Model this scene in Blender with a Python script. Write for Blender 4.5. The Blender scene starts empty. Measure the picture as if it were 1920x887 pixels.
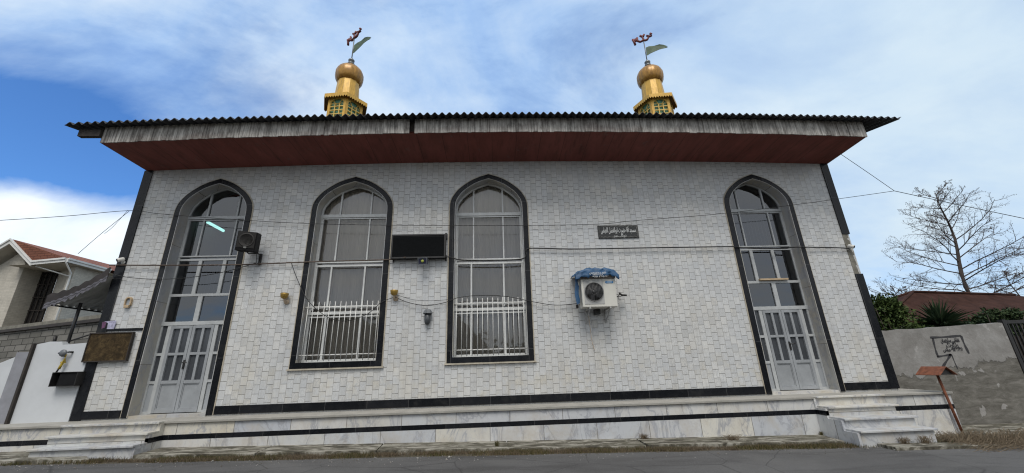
import bpy, bmesh, math, random
from mathutils import Vector, Matrix
from mathutils.geometry import tessellate_polygon
random.seed(7)
C = bpy.context.scene.collection
R = math.radians
# ------------------------------------------------------------------ camera (fitted to the photograph)
RT = Vector((0.9987062, -0.0406196, -0.0305931)); UP = Vector((0.0162430, -0.3152820, 0.9488590)); FW = Vector((0.0481877, 0.9481283, 0.3142143))
EYE = Vector((0, 0, 1.6)); FPX = 721.0
def ray(px, py): return RT*(px-960) - UP*(py-443.5) + FW*FPX
def at(px, py, Y):
    d = ray(px, py); return EYE + d*(Y/d.y)
def atz(px, py, z):
    d = ray(px, py); return EYE + d*((z-1.6)/d.z)
def gz(x): return 0.09 - 0.02*max(-13, min(14, x))

# ------------------------------------------------------------------ objects
LOC = {}
class MB:
    def __init__(s): s.v = []; s.f = []; s.sm = []
    def add(s, vs, fs, smooth=False):
        o = len(s.v); s.v += [tuple(v) for v in vs]; s.f += [tuple(i+o for i in f) for f in fs]; s.sm += [smooth]*len(fs); return s
    def box(s, x0, x1, y0, y1, z0, z1):
        return s.add([(x0,y0,z0),(x1,y0,z0),(x1,y1,z0),(x0,y1,z0),(x0,y0,z1),(x1,y0,z1),(x1,y1,z1),(x0,y1,z1)],
                     [(0,3,2,1),(4,5,6,7),(0,1,5,4),(1,2,6,5),(2,3,7,6),(3,0,4,7)])
    def obox(s, c, ax, ay, az, hx, hy, hz):
        c = Vector(c); vs = []
        for k in range(8):
            sx = -1 if k in (0,3,4,7) else 1; sy = -1 if k in (0,1,4,5) else 1; sz = -1 if k < 4 else 1
            vs.append(c + ax*hx*sx + ay*hy*sy + az*hz*sz)
        return s.add(vs, [(0,3,2,1),(4,5,6,7),(0,1,5,4),(1,2,6,5),(2,3,7,6),(3,0,4,7)])
    def quad(s, a, b, c, d): return s.add([a,b,c,d], [(0,1,2,3)])
    def poly(s, pts): return s.add(pts, [tuple(range(len(pts)))])
    def prism(s, pts, d, smooth=False):           # pts: planar polygon, d: extrusion vector
        n = len(pts); d = Vector(d); vs = [Vector(p) for p in pts] + [Vector(p)+d for p in pts]
        s.add(vs, [tuple(range(n))[::-1], tuple(range(n, 2*n))]); o = len(s.v)-2*n
        for i in range(n):
            j = (i+1) % n; s.f.append((o+i, o+j, o+n+j, o+n+i)); s.sm.append(smooth)
        return s
    def ring(s, A, B, y0, y1):                    # band between curves A and B ([(x,z)]), thickness y0..y1
        n = len(A); vs = [(x,y0,z) for x,z in A]+[(x,y0,z) for x,z in B]+[(x,y1,z) for x,z in A]+[(x,y1,z) for x,z in B]
        fs = []
        for i in range(n-1):
            fs += [(i,i+1,n+i+1,n+i), (2*n+i,3*n+i,3*n+i+1,2*n+i+1), (i,2*n+i,2*n+i+1,i+1), (n+i,n+i+1,3*n+i+1,3*n+i)]
        fs += [(0,n,3*n,2*n), (n-1,3*n-1,4*n-1,2*n-1)]
        return s.add(vs, fs)
    def tube(s, pts, r, n=6, r2=None, cap=True):
        pts = [Vector(p) for p in pts]; m = len(pts); rings = []
        for i, p in enumerate(pts):
            t = (pts[min(i+1,m-1)] - pts[max(i-1,0)]).normalized()
            a = t.cross(Vector((0,0,1))); a = a.normalized() if a.length > .05 else Vector((1,0,0)); b = t.cross(a).normalized(); a = b.cross(t)
            rr = r if r2 is None else r + (r2-r)*i/max(1,m-1)
            rings += [p + a*rr*math.cos(2*math.pi*k/n) + b*rr*math.sin(2*math.pi*k/n) for k in range(n)]
        fs = [(i*n+k, i*n+(k+1)%n, (i+1)*n+(k+1)%n, (i+1)*n+k) for i in range(m-1) for k in range(n)]
        if cap: fs += [tuple(range(n))[::-1], tuple(range((m-1)*n, m*n))]
        return s.add(rings, fs, True)
    def lathe(s, prof, c, n=24, smooth=True, lobes=0, amp=0, rot=0, ax=None):
        c = Vector(c); vs = []; m = len(prof)
        for r, z in prof:
            for k in range(n):
                t = 2*math.pi*k/n+rot; rr = r*(1 - (amp*abs(math.sin(lobes*t/2))**.5*-1 + amp) if lobes else 1)
                p = Vector((rr*math.cos(t), rr*math.sin(t), z))
                if ax: p = ax @ p
                vs.append(c+p)
        fs = [(i*n+k, i*n+(k+1)%n, (i+1)*n+(k+1)%n, (i+1)*n+k) for i in range(m-1) for k in range(n)]
        if prof[0][0] > 1e-4: fs.append(tuple(range(n))[::-1])
        if prof[-1][0] > 1e-4: fs.append(tuple(range((m-1)*n, m*n)))
        return s.add(vs, fs, smooth)
    def build(s, name, mat, parent=None, bevel=0, recalc=True, loc=None):
        L = LOC.get(parent.name, Vector((0,0,0))) if parent else Vector(loc or (0,0,0))
        me = bpy.data.meshes.new(name); me.from_pydata([Vector(v)-L for v in s.v], [], s.f)
        me.polygons.foreach_set('use_smooth', s.sm); me.update()
        if recalc:
            bm = bmesh.new(); bm.from_mesh(me); bmesh.ops.remove_doubles(bm, verts=bm.verts, dist=1e-5)
            bmesh.ops.recalc_face_normals(bm, faces=bm.faces); bm.to_mesh(me); bm.free()
        me.materials.append(mat)
        o = bpy.data.objects.new(name, me); C.objects.link(o)
        if parent: o.parent = parent; LOC[o.name] = L
        else: o.location = L; LOC[o.name] = L
        if bevel:
            b = o.modifiers.new('bevel', 'BEVEL'); b.width = bevel; b.segments = 2; b.limit_method = 'ANGLE'
        return o
def empty(name, loc=(0,0,0), parent=None):
    o = bpy.data.objects.new(name, None); C.objects.link(o); o.empty_display_size = .2
    L = Vector(loc)
    if parent: o.parent = parent; L = LOC[parent.name]
    else: o.location = L
    LOC[o.name] = L; return o
def tag(o, label=None, cat=None, group=None, kind=None):
    if label: o['label'] = label
    if cat: o['category'] = cat
    if group: o['group'] = group
    if kind: o['kind'] = kind
    return o
def copy_tree(o, parent=None):
    c = o.copy(); C.objects.link(c)
    if parent: c.parent = parent
    for ch in list(o.children): copy_tree(ch, c)
    return c

# ------------------------------------------------------------------ materials
class NT:
    def __init__(s, name, rough=.6, metal=0, spec=.5):
        s.m = bpy.data.materials.new(name); s.m.use_nodes = True; s.t = s.m.node_tree; s.b = s.t.nodes['Principled BSDF']
        s.b.inputs['Roughness'].default_value = rough; s.b.inputs['Metallic'].default_value = metal; s.b.inputs['Specular IOR Level'].default_value = spec
    def n(s, typ, **k):
        o = s.t.nodes.new(typ)
        for a, b in k.items():
            if a in ('ins',):
                for x, y in b.items():
                    if hasattr(y, 'links') or isinstance(y, bpy.types.NodeSocket): s.t.links.new(y, o.inputs[x])
                    else: o.inputs[x].default_value = y
            else: setattr(o, a, b)
        return o
    def link(s, a, b): s.t.links.new(a, b)
    def pos(s, scale=(1,1,1), rot=(0,0,0), loc=(0,0,0)):
        t = s.n('ShaderNodeTexCoord'); m = s.n('ShaderNodeMapping', ins={'Vector': t.outputs['Object'], 'Scale': scale, 'Rotation': rot, 'Location': loc}); return m.outputs[0]
    def noise(s, vec, scale=5, detail=4, rough=.55, dist=0, w=None):
        i = {'Vector': vec, 'Scale': scale, 'Detail': detail, 'Roughness': rough, 'Distortion': dist}
        if w is not None:
            o = s.n('ShaderNodeTexNoise', noise_dimensions='4D'); s.t.links.new(w, o.inputs['W'])
            for x, y in i.items():
                if isinstance(y, bpy.types.NodeSocket): s.t.links.new(y, o.inputs[x])
                else: o.inputs[x].default_value = y
            return o.outputs['Fac']
        return s.n('ShaderNodeTexNoise', ins=i).outputs['Fac']
    def ramp(s, fac, stops, interp='LINEAR'):
        r = s.n('ShaderNodeValToRGB', ins={'Fac': fac}); e = r.color_ramp.elements; r.color_ramp.interpolation = interp
        while len(e) < len(stops): e.new(.5)
        for k, (p, c) in enumerate(stops):
            e[k].position = p; e[k].color = (c, c, c, 1) if isinstance(c, (int, float)) else (*c, 1)
        return r.outputs['Color']
    def mix(s, f, a, b, mode='MIX'):
        o = s.n('ShaderNodeMix', data_type='RGBA', blend_type=mode)
        for k, v in ((0, f), (6, a), (7, b)):
            if isinstance(v, bpy.types.NodeSocket): s.t.links.new(v, o.inputs[k])
            else: o.inputs[k].default_value = v if k == 0 else ((*v, 1) if len(v) == 3 else v)
        return o.outputs[2]
    def math(s, op, a, b=None, clamp=False):
        o = s.n('ShaderNodeMath', operation=op, use_clamp=clamp)
        for k, v in ((0, a), (1, b)):
            if v is None: continue
            if isinstance(v, bpy.types.NodeSocket): s.t.links.new(v, o.inputs[k])
            else: o.inputs[k].default_value = v
        return o.outputs[0]
    def col(s, c):
        if isinstance(c, bpy.types.NodeSocket): s.link(c, s.b.inputs['Base Color'])
        else: s.b.inputs['Base Color'].default_value = (*c, 1)
        return s
    def rough(s, c): s.link(c, s.b.inputs['Roughness']); return s
    def bump(s, h, strength=.3, dist=.01):
        b = s.n('ShaderNodeBump', ins={'Height': h, 'Strength': strength, 'Distance': dist}); s.link(b.outputs[0], s.b.inputs['Normal']); return s

def simple(name, c, rough=.5, metal=0, var=.25, scale=8, spec=.5, bump=0, stretch=(1,1,1)):
    n = NT(name, rough, metal, spec); p = n.pos(stretch)
    f = n.noise(p, scale, 6, .65)
    lo = tuple(x*(1-var) for x in c); hi = tuple(min(1, x*(1+var)) for x in c)
    n.col(n.ramp(f, [(.3, lo), (.7, hi)]))
    if bump: n.bump(n.noise(p, scale*4, 4), bump, .01)
    return n.m
M = {}
def tile_material():
    n = NT('marble_tiles', .38, 0, .45)
    t = n.n('ShaderNodeTexCoord'); sp = n.n('ShaderNodeSeparateXYZ', ins={0: t.outputs['Object']})
    wob = n.noise(t.outputs['Object'], .8, 2)
    zz = n.math('ADD', sp.outputs['Z'], n.math('MULTIPLY', wob, .012))
    cb = n.n('ShaderNodeCombineXYZ', ins={0: zz, 1: sp.outputs['X']})
    def brick(c1, c2, mort, ms=.0035):
        return n.n('ShaderNodeTexBrick', offset=.5, ins={'Vector': cb.outputs[0], 'Color1': c1, 'Color2': c2, 'Mortar': mort, 'Scale': 1, 'Mortar Size': ms, 'Mortar Smooth': .25, 'Bias': 0, 'Brick Width': .19, 'Row Height': .1475})
    b = brick((0,0,0,1), (1,1,1,1), (.5,.5,.5,1))
    rnd = n.n('ShaderNodeSeparateColor', ins={0: b.outputs['Color']}).outputs[0]
    base = n.ramp(rnd, [(0, (.42,.425,.42)), (.1, (.58,.58,.56)), (.24, (.53,.535,.53)), (.4, (.66,.66,.64)), (.55, (.56,.565,.56)), (.7, (.65,.64,.605)), (.84, (.49,.50,.505)), (.93, (.62,.605,.565)), (1, (.56,.53,.46))])
    base = n.mix(.22, base, (.59,.595,.59)); big = n.noise(t.outputs['Object'], .55, 5, .65, .6); base = n.mix(n.ramp(big, [(.42, 0), (.6, .42)]), base, (.50,.52,.545)); base = n.mix(n.ramp(big, [(.34, .38), (.46, 0)]), base, (.63,.605,.55))
    w = n.math('MULTIPLY', rnd, 37.0)
    sv = n.n('ShaderNodeMapping', ins={'Vector': t.outputs['Object'], 'Rotation': (0, R(35), 0), 'Scale': (1, 1, .45)}).outputs[0]
    v1 = n.noise(sv, 11, 8, .7, 1.6, w)
    vein = n.ramp(v1, [(.455, 0), (.497, 1), (.52, .2), (.58, 0)])
    vw = n.math('MULTIPLY', vein, n.ramp(rnd, [(.1, .2), (.4, .65), (.55, .08), (.75, .1), (.9, .7)]))
    c = n.mix(vw, base, (.30,.315,.335))
    cloud = n.noise(t.outputs['Object'], 14, 5, .6, .4, w)
    c = n.mix(n.ramp(cloud, [(.35, 0), (.75, .42)]), c, (.41,.425,.44))
    # dirt & rust-coloured stains with a shape of their own
    st = n.noise(n.n('ShaderNodeMapping', ins={'Vector': t.outputs['Object'], 'Scale': (1, 1, .35)}).outputs[0], 1.3, 7, .7)
    c = n.mix(n.ramp(st, [(.50, 0), (.72, .36)]), c, (.45,.41,.33))
    drip = n.noise(n.n('ShaderNodeMapping', ins={'Vector': t.outputs['Object'], 'Scale': (4.5, 1, .28)}).outputs[0], 1.2, 7, .72)
    c = n.mix(n.ramp(drip, [(.5, 0), (.72, .34)]), c, (.30,.29,.27))
    low = n.math('MULTIPLY', n.ramp(n.math('SUBTRACT', 2.3, sp.outputs['Z']), [(0, 0), (1, 1)]), n.ramp(n.noise(t.outputs['Object'], 2.2, 6, .7), [(.5, 0), (.72, .5)]))
    c = n.mix(low, c, (.52,.46,.33))
    vs = n.n('ShaderNodeTexBrick', offset=.5, ins={'Vector': cb.outputs[0], 'Color1': (0,0,0,1), 'Color2': (0,0,0,1), 'Mortar': (1,1,1,1), 'Scale': 1, 'Mortar Size': .0036, 'Mortar Smooth': .1, 'Brick Width': .19, 'Row Height': .1475})
    fr = n.math('FRACT', n.math('DIVIDE', sp.outputs['X'], .1475)); vj = n.math('LESS_THAN', n.math('ABSOLUTE', n.math('SUBTRACT', fr, .5)), .5-.0040/.1475)
    gc = n.ramp(n.noise(t.outputs['Object'], 5, 4), [(.35, (.05,.048,.044)), (.65, (.17,.155,.13))])
    gv = n.ramp(n.noise(t.outputs['Object'], 2.6, 5, .7), [(.35, (.46,.455,.44)), (.65, (.27,.255,.23))])
    c = n.mix(vs.outputs['Fac'], c, n.mix(vj, gv, gc))
    n.col(c)
    h = n.math('ADD', n.math('SUBTRACT', 1, vs.outputs['Fac']), n.math('MULTIPLY', rnd, .9))
    h = n.math('ADD', h, n.math('MULTIPLY', cloud, .12))
    n.bump(h, .7, .009); n.rough(n.ramp(cloud, [(.3, .3), (.8, .55)]))
    return n.m
M['tile'] = tile_material()

def slab_material(name='marble_slab', tint=(.56,.56,.55), w=1.12, h=3, stain=.5):
    n = NT(name, .35, 0, .5); t = n.n('ShaderNodeTexCoord'); sp = n.n('ShaderNodeSeparateXYZ', ins={0: t.outputs['Object']})
    cb = n.n('ShaderNodeCombineXYZ', ins={0: n.math('ADD', sp.outputs['X'], n.math('MULTIPLY', sp.outputs['Y'], .8)), 1: n.math('ADD', sp.outputs['Z'], 1.0 if h > 1 else 0)})
    b = n.n('ShaderNodeTexBrick', offset=.37, ins={'Vector': cb.outputs[0], 'Color1': (0,0,0,1), 'Color2': (1,1,1,1), 'Mortar': (.5,.5,.5,1), 'Scale': 1, 'Mortar Size': .006, 'Mortar Smooth': .2, 'Brick Width': w, 'Row Height': 1.42})
    rnd = n.n('ShaderNodeSeparateColor', ins={0: b.outputs['Color']}).outputs[0]; wv = n.math('MULTIPLY', rnd, 31)
    base = n.ramp(rnd, [(0, tuple(x*f for x, f in zip(tint, (.82,.86,.93)))), (.25, tint), (.45, tuple(x*f for x, f in zip(tint, (1.06,1.0,.86)))), (.65, tuple(x*f for x, f in zip(tint, (1.1,1.1,1.08)))), (.85, tuple(x*f for x, f in zip(tint, (.90,.94,1.0)))), (1, tuple(x*f for x, f in zip(tint, (1.02,.97,.84))))])
    mp = n.n('ShaderNodeMapping', ins={'Vector': t.outputs['Object'], 'Rotation': (0, R(-38), 0), 'Scale': (.8, .8, .42)}).outputs[0]
    v = n.noise(mp, 1.7, 9, .62, 1.1, wv)
    vein = n.ramp(v, [(.465, 0), (.497, .9), (.512, .2), (.56, 0)])
    v2 = n.noise(mp, 4.5, 8, .66, .9, wv); vein2 = n.ramp(v2, [(.485, 0), (.5, .5), (.515, 0)])
    c = n.mix(vein, base, (.27,.28,.31)); c = n.mix(vein2, c, (.38,.38,.40))
    c = n.mix(n.ramp(n.noise(mp, 1.6, 5, .6, 1, wv), [(.4, 0), (.75, .5)]), c, (.46,.48,.53))
    c = n.mix(n.ramp(n.noise(t.outputs['Object'], 2.1, 7, .7), [(.48, 0), (.70, stain)]), c, (.40,.34,.25))
    drip = n.noise(n.n('ShaderNodeMapping', ins={'Vector': t.outputs['Object'], 'Scale': (5, 5, .8)}).outputs[0], 1, 5, .7)
    c = n.mix(n.ramp(drip, [(.56, 0), (.8, .35)]), c, (.36,.34,.29))
    c = n.mix(b.outputs['Fac'], c, (.16,.15,.13)); n.col(c); n.bump(n.math('SUBTRACT', 1, b.outputs['Fac']), .4, .005)
    n.rough(n.ramp(v2, [(.3, .28), (.7, .5)]))
    return n.m
M['slab'] = slab_material(); M['step'] = slab_material('marble_step', (.55,.54,.505), 3.1, 3, .75)
def granite():
    n = NT('black_granite', .32, 0, .22); t = n.n('ShaderNodeTexCoord'); sp = n.n('ShaderNodeSeparateXYZ', ins={0: t.outputs['Object']})
    cb = n.n('ShaderNodeCombineXYZ', ins={0: n.math('ADD', sp.outputs['X'], 20), 1: n.math('ADD', sp.outputs['Z'], 11.37)})
    b = n.n('ShaderNodeTexBrick', offset=.4, ins={'Vector': cb.outputs[0], 'Color1': (.006,.007,.009,1), 'Color2': (.013,.014,.017,1), 'Mortar': (.09,.09,.09,1), 'Scale': 1, 'Mortar Size': .003, 'Brick Width': .92, 'Row Height': 1.9})
    d = n.noise(t.outputs['Object'], 3, 7, .7)
    n.col(n.mix(n.ramp(d, [(.55, 0), (.8, .35)]), b.outputs['Color'], (.07,.068,.062))); n.rough(n.ramp(d, [(.3, .14), (.7, .42)])); return n.m
M['granite'] = granite()
def concrete(name, a, b, scale=2.2, bump=.3, moss=0):
    n = NT(name, .9, 0, .3); p = n.pos(); f = n.noise(p, scale, 9, .7, .3); g = n.noise(p, scale*14, 5, .7)
    c = n.ramp(f, [(.32, a), (.68, b)]); c = n.mix(n.ramp(g, [(.3, 0), (.8, .3)]), c, tuple(x*.5 for x in a))
    if moss: c = n.mix(n.ramp(n.noise(p, 1.7, 8, .75), [(.5, 0), (.66, moss)]), c, (.05,.055,.03))
    n.col(c); n.bump(n.math('ADD', f, n.math('MULTIPLY', g, .4)), bump, .02); return n.m
M['conc'] = concrete('weathered_concrete', (.13,.122,.10), (.27,.255,.215), 4)
M['coping'] = concrete('worn_stone_coping', (.27,.26,.235), (.40,.385,.35), 4, .2)
def pave():
    n = NT('mossy_paving', .9, 0, .3); p = n.pos(); q = n.pos((1.0, 3.6, 1))
    f = n.noise(q, 2.4, 8, .72, .8); c = n.ramp(f, [(.40, (.045,.040,.030)), (.49, (.12,.11,.085)), (.56, (.29,.275,.235)), (.7, (.36,.345,.305))])
    c = n.mix(n.ramp(n.noise(p, 1.1, 8, .75), [(.50, 0), (.66, .5)]), c, (.065,.062,.035)); g = n.noise(p, 40, 4, .7)
    n.col(n.mix(n.ramp(g, [(.4, 0), (.8, .25)]), c, (.05,.05,.04))); n.bump(f, .35, .02); return n.m
M['pave'] = pave()
def asphalt():
    n = NT('asphalt', .9, 0, .3); p = n.pos(); f = n.noise(p, .7, 8, .65, .4); g = n.noise(p, 160, 3, .7); h = n.noise(n.pos((.25,1.6,1)), 1.4, 6, .7, .6)
    c = n.ramp(f, [(.3, (.058,.057,.058)), (.7, (.088,.087,.088))]); c = n.mix(n.ramp(h, [(.47, 0), (.62, .7)]), c, (.030,.029,.029)); c = n.mix(n.ramp(n.noise(p, .35, 5, .6, .8), [(.5, 0), (.6, .45)]), c, (.115,.113,.11))
    c = n.mix(n.ramp(g, [(.42, 0), (.7, .6)]), c, (.18,.175,.17)); c = n.mix(n.ramp(n.noise(p, 55, 4, .75), [(.5, 0), (.75, .5)]), c, (.03,.03,.03))
    v = n.n('ShaderNodeTexVoronoi', feature='DISTANCE_TO_EDGE', ins={'Vector': n.mix(.06, p, n.n('ShaderNodeTexNoise', ins={'Vector': p, 'Scale': 3}).outputs['Color']), 'Scale': .55})
    c = n.mix(n.ramp(v.outputs[0], [(0, .7), (.006, 0)]), c, (.03,.03,.03))
    n.col(c); n.bump(n.math('ADD', n.math('MULTIPLY', g, .6), f), .5, .012); return n.m
M['asphalt'] = asphalt()
M['soil'] = concrete('verge_soil', (.05,.043,.03), (.10,.088,.065), 5, .5)
def plaster():
    n = NT('cement_render', .92, 0, .25); p = n.pos(); t = n.n('ShaderNodeTexCoord'); sp = n.n('ShaderNodeSeparateXYZ', ins={0: t.outputs['Object']})
    f = n.noise(p, 1.5, 9, .7, .4); g = n.noise(p, 12, 6, .7); c = n.ramp(f, [(.3, (.165,.158,.147)), (.5, (.24,.233,.222)), (.7, (.31,.305,.295))])
    edge = n.math('ADD', n.math('MULTIPLY', n.math('SUBTRACT', n.noise(n.pos((.8,1,.3)), 2.0, 8, .65), .5), 1.1), n.math('MULTIPLY', sp.outputs['X'], .10))
    m = n.ramp(n.math('ADD', n.math('SUBTRACT', 1.12, sp.outputs['Z']), edge), [(.0, 0), (.035, 1)])
    rough = n.ramp(n.noise(n.pos((1,1,3.5)), 2.2, 9, .75, .5), [(.35, (.085,.08,.068)), (.5, (.14,.133,.118)), (.66, (.21,.2,.18))])
    c = n.mix(m, c, rough)
    pt = n.noise(p, 2.6, 4, .5, .2); c = n.mix(n.ramp(pt, [(.64, 0), (.66, .65)]), c, (.37,.36,.35))
    n.col(n.mix(n.ramp(g, [(.4, 0), (.8, .28)]), c, (.09,.085,.075))); n.bump(n.math('ADD', n.math('MULTIPLY', m, -.8), n.math('ADD', f, n.math('MULTIPLY', g, .5))), .5, .03); return n.m
M['plaster'] = plaster()
def fascia_mat():
    n = NT('weathered_planks', .85, 0, .25); p = n.pos((16, 1, .55)); q = n.pos((3, 1, 1.2)); g = n.pos((60, 1, 1.4))
    f = n.noise(p, 1.6, 8, .75, .3); h = n.noise(q, 1.4, 6, .7); k = n.noise(g, 1, 6, .8)
    c = n.ramp(n.math('ADD', n.math('MULTIPLY', f, .55), n.math('MULTIPLY', k, .45)), [(.37, (.05,.045,.04)), (.44, (.24,.225,.21)), (.52, (.46,.44,.41)), (.62, (.68,.66,.62))])
    c = n.mix(n.ramp(h, [(.45, 0), (.68, .8)]), c, (.035,.028,.025)); c = n.mix(n.ramp(n.noise(n.pos((.35,1,1)), 2, 5), [(.5, 0), (.7, .35)]), c, (.09,.045,.035))
    n.col(c); n.bump(k, .5, .01); return n.m
M['fascia'] = fascia_mat()
def soffit_mat():
    n = NT('red_brown_paint', .7, 0, .3); p = n.pos((1.2, .35, 1)); f = n.noise(p, 2.2, 8, .7, .5); g = n.noise(n.pos((7,1,1)), 1.2, 6, .7)
    c = n.ramp(f, [(.3, (.15,.045,.036)), (.7, (.25,.078,.062))]); t = n.n('ShaderNodeTexCoord'); sp = n.n('ShaderNodeSeparateXYZ', ins={0: t.outputs['Object']}); fr = n.math('FRACT', n.math('DIVIDE', sp.outputs['X'], .62)); ln = n.math('LESS_THAN', fr, .016)
    c = n.mix(n.ramp(g, [(.5, 0), (.75, .5)]), c, (.03,.014,.011)); c = n.mix(n.ramp(n.noise(n.pos(), 3.5, 9, .75, .4), [(.6, 0), (.66, .5)]), c, (.17,.12,.10)); c = n.mix(n.math('MULTIPLY', ln, .7), c, (.02,.012,.01)); n.col(c); return n.m
M['soffit'] = soffit_mat()
M['roof'] = simple('corrugated_sheet', (.035,.037,.042), .65, 0, .5, 3)
M['beam'] = simple('dark_timber', (.03,.024,.02), .8, 0, .4, 6)
M['alu'] = simple('painted_aluminium', (.60,.61,.60), .42, 0, .12, 4)
M['alu_door'] = simple('greyed_door_frame', (.40,.415,.42), .42, 0, .14, 4)
M['frosted'] = simple('frosted_dark_glass', (.055,.06,.068), .22, 0, .2, 1.5)
M['alu_grey'] = simple('grey_painted_metal', (.27,.285,.30), .42, 0, .16, 3)
M['panel'] = simple('pale_metal_panel', (.31,.33,.35), .38, 0, .14, 2)
M['grille'] = simple('white_painted_bars', (.60,.60,.58), .45, 0, .15, 9)
M['reveal'] = slab_material('grey_marble_reveal', (.37,.365,.345), .9, 3, .6)
M['edge'] = simple('beige_grout_edge', (.40,.36,.29), .8, 0, .25, 6)
M['black'] = simple('black_plastic', (.008,.008,.009), .6, 0, .3, 12, spec=.15)
M['blackmetal'] = simple('black_metal', (.02,.019,.019), .5, 0, .4, 12)
M['grey'] = simple('grey_cast_metal', (.13,.14,.15), .5, .2, .25, 10)
M['dark'] = simple('dark_interior', (.10,.095,.09), .9, 0, .2, 1)
M['cable'] = simple('black_cable', (.012,.012,.012), .6, 0, .2, 20)
M['cable_rust'] = simple('dusty_brown_cable', (.085,.06,.045), .7, 0, .3, 20)
M['gold'] = simple('ochre_gold_paint', (.56,.33,.055), .42, .15, .28, 7, stretch=(3,3,.6))
def dome_mat():
    n = NT('ochre_dome_paint', .36, .2, .5); t = n.n('ShaderNodeTexCoord'); p = n.pos((1,1,.5))
    c = n.ramp(n.noise(p, 9, 7, .7), [(.3, (.18,.085,.016)), (.55, (.37,.19,.034)), (.8, (.50,.28,.055))]); n.col(c); return n.m
M['dome'] = dome_mat()
M['goldcut'] = simple('ochre_lattice_paint', (.66,.44,.10), .5, 0, .2, 8)
M['cornice'] = simple('brown_gold_paint', (.20,.11,.028), .55, .1, .35, 6)
M['green'] = simple('green_backing', (.17,.40,.30), .45, 0, .3, 9)
M['flag'] = simple('faded_green_metal_flag', (.065,.105,.06), .6, 0, .35, 6)
M['red'] = simple('faded_red_paint', (.16,.035,.03), .6, 0, .35, 12)
M['finial'] = simple('grey_steel_finial', (.16,.17,.17), .4, .5, .3, 9)
def glass(name, tint, ior=1.5, rough=.02):
    m = bpy.data.materials.new(name); m.use_nodes = True; t = m.node_tree; t.nodes.clear(); N = t.nodes.new; L = t.links.new
    o = N('ShaderNodeOutputMaterial'); mx = N('ShaderNodeMixShader'); tr = N('ShaderNodeBsdfTransparent'); tr.inputs[0].default_value = (*tint, 1)
    gl = N('ShaderNodeBsdfGlossy'); gl.inputs['Roughness'].default_value = rough; gl.inputs['Color'].default_value = (.95,.97,1,1)
    fr = N('ShaderNodeFresnel'); fr.inputs[0].default_value = ior
    no = N('ShaderNodeTexNoise'); tc = N('ShaderNodeTexCoord'); no.inputs['Scale'].default_value = 1.3; L(tc.outputs['Object'], no.inputs['Vector'])
    bp = N('ShaderNodeBump'); bp.inputs['Strength'].default_value = .12; bp.inputs['Distance'].default_value = .02; L(no.outputs[0], bp.inputs['Height']); L(bp.outputs[0], gl.inputs['Normal'])
    L(fr.outputs[0], mx.inputs[0]); L(tr.outputs[0], mx.inputs[1]); L(gl.outputs[0], mx.inputs[2]); L(mx.outputs[0], o.inputs[0]); return m
M['glass'] = glass('window_glass', (.93,.94,.94), 1.85); M['dglass'] = glass('tinted_glass', (.45,.48,.51), 2.0)
def curtain_mat():
    n = NT('beige_grey_curtain', .9, 0, .1); p = n.pos((1,1,.15)); n.col(n.ramp(n.noise(p, 3, 4), [(.3, (.54,.485,.42)), (.7, (.64,.58,.51))])); return n.m
M['curtain'] = curtain_mat()
M['cream'] = simple('cream_wall', (.50,.47,.41), .85, 0, .08, 3)
def brickmat(name, c1, c2, mort, w, h, ms, ax='X', bump=.4, rough=.9):
    n = NT(name, rough, 0, .25); t = n.n('ShaderNodeTexCoord'); sp = n.n('ShaderNodeSeparateXYZ', ins={0: t.outputs['Object']})
    cb = n.n('ShaderNodeCombineXYZ', ins={0: n.math('ADD', sp.outputs['X'], sp.outputs['Y']) if ax == 'XY' else sp.outputs['X'], 1: sp.outputs['Z']})
    b = n.n('ShaderNodeTexBrick', offset=.5, ins={'Vector': cb.outputs[0], 'Color1': (*c1,1), 'Color2': (*c2,1), 'Mortar': (*mort,1), 'Scale': 1, 'Mortar Size': ms, 'Brick Width': w, 'Row Height': h})
    d = n.noise(t.outputs['Object'], 2.5, 8, .7); c = n.mix(n.ramp(d, [(.45, 0), (.75, .5)]), b.outputs['Color'], tuple(x*.4 for x in c1)); n.col(c)
    n.bump(n.math('SUBTRACT', d, b.outputs['Fac']), bump, .02); return n.m
M['block'] = brickmat('grey_concrete_blocks', (.13,.125,.11), (.21,.20,.18), (.045,.043,.038), .36, .19, .012, 'XY')
M['creambrick'] = brickmat('cream_facing_brick', (.50,.47,.41), (.44,.415,.36), (.36,.34,.30), .26, .08, .006, 'XY', .1)
M['shingle'] = brickmat('terracotta_shingles', (.27,.11,.07), (.19,.078,.052), (.10,.04,.03), .34, .12, .012, 'XY', .4)
M['whitewall'] = simple('white_paint_wall', (.52,.54,.56), .7, 0, .06, 2, bump=.05)
M['greywall'] = simple('grey_painted_pier', (.24,.245,.27), .8, 0, .15, 3)
M['trim'] = simple('white_trim', (.62,.62,.60), .5, 0, .1, 3)
M['darkglass'] = simple('dark_house_glass', (.02,.019,.019), .2, 0, .2, 3)
M['canopy'] = simple('grey_metal_sheet', (.34,.34,.325), .6, .2, .2, 4)
M['canopytop'] = simple('dark_rusty_sheet', (.024,.020,.020), .75, 0, .6, 5)
M['torn'] = simple('torn_pale_membrane', (.10,.098,.115), .8, 0, .6, 14)
M['maroon'] = simple('maroon_metal_roof', (.042,.020,.015), .9, 0, .45, 1.6, spec=.08)
M['rust'] = simple('rusty_orange_steel', (.17,.058,.028), .75, .1, .45, 14, bump=.2)
def rot_board():
    n = NT('mouldy_brown_board', .9, 0, .2); p = n.pos(); f = n.noise(p, 9, 9, .75, .5); g = n.noise(p, 26, 5, .7)
    c = n.ramp(f, [(.3, (.012,.009,.005)), (.5, (.045,.030,.014)), (.7, (.12,.085,.04))]); n.col(n.mix(n.ramp(g, [(.72, 0), (.76, .9)]), c, (.42,.38,.3))); n.bump(f, .4, .02); return n.m
M['board'] = rot_board()
M['acbody'] = simple('aged_white_casing', (.56,.55,.50), .45, 0, .07, 3)
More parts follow.
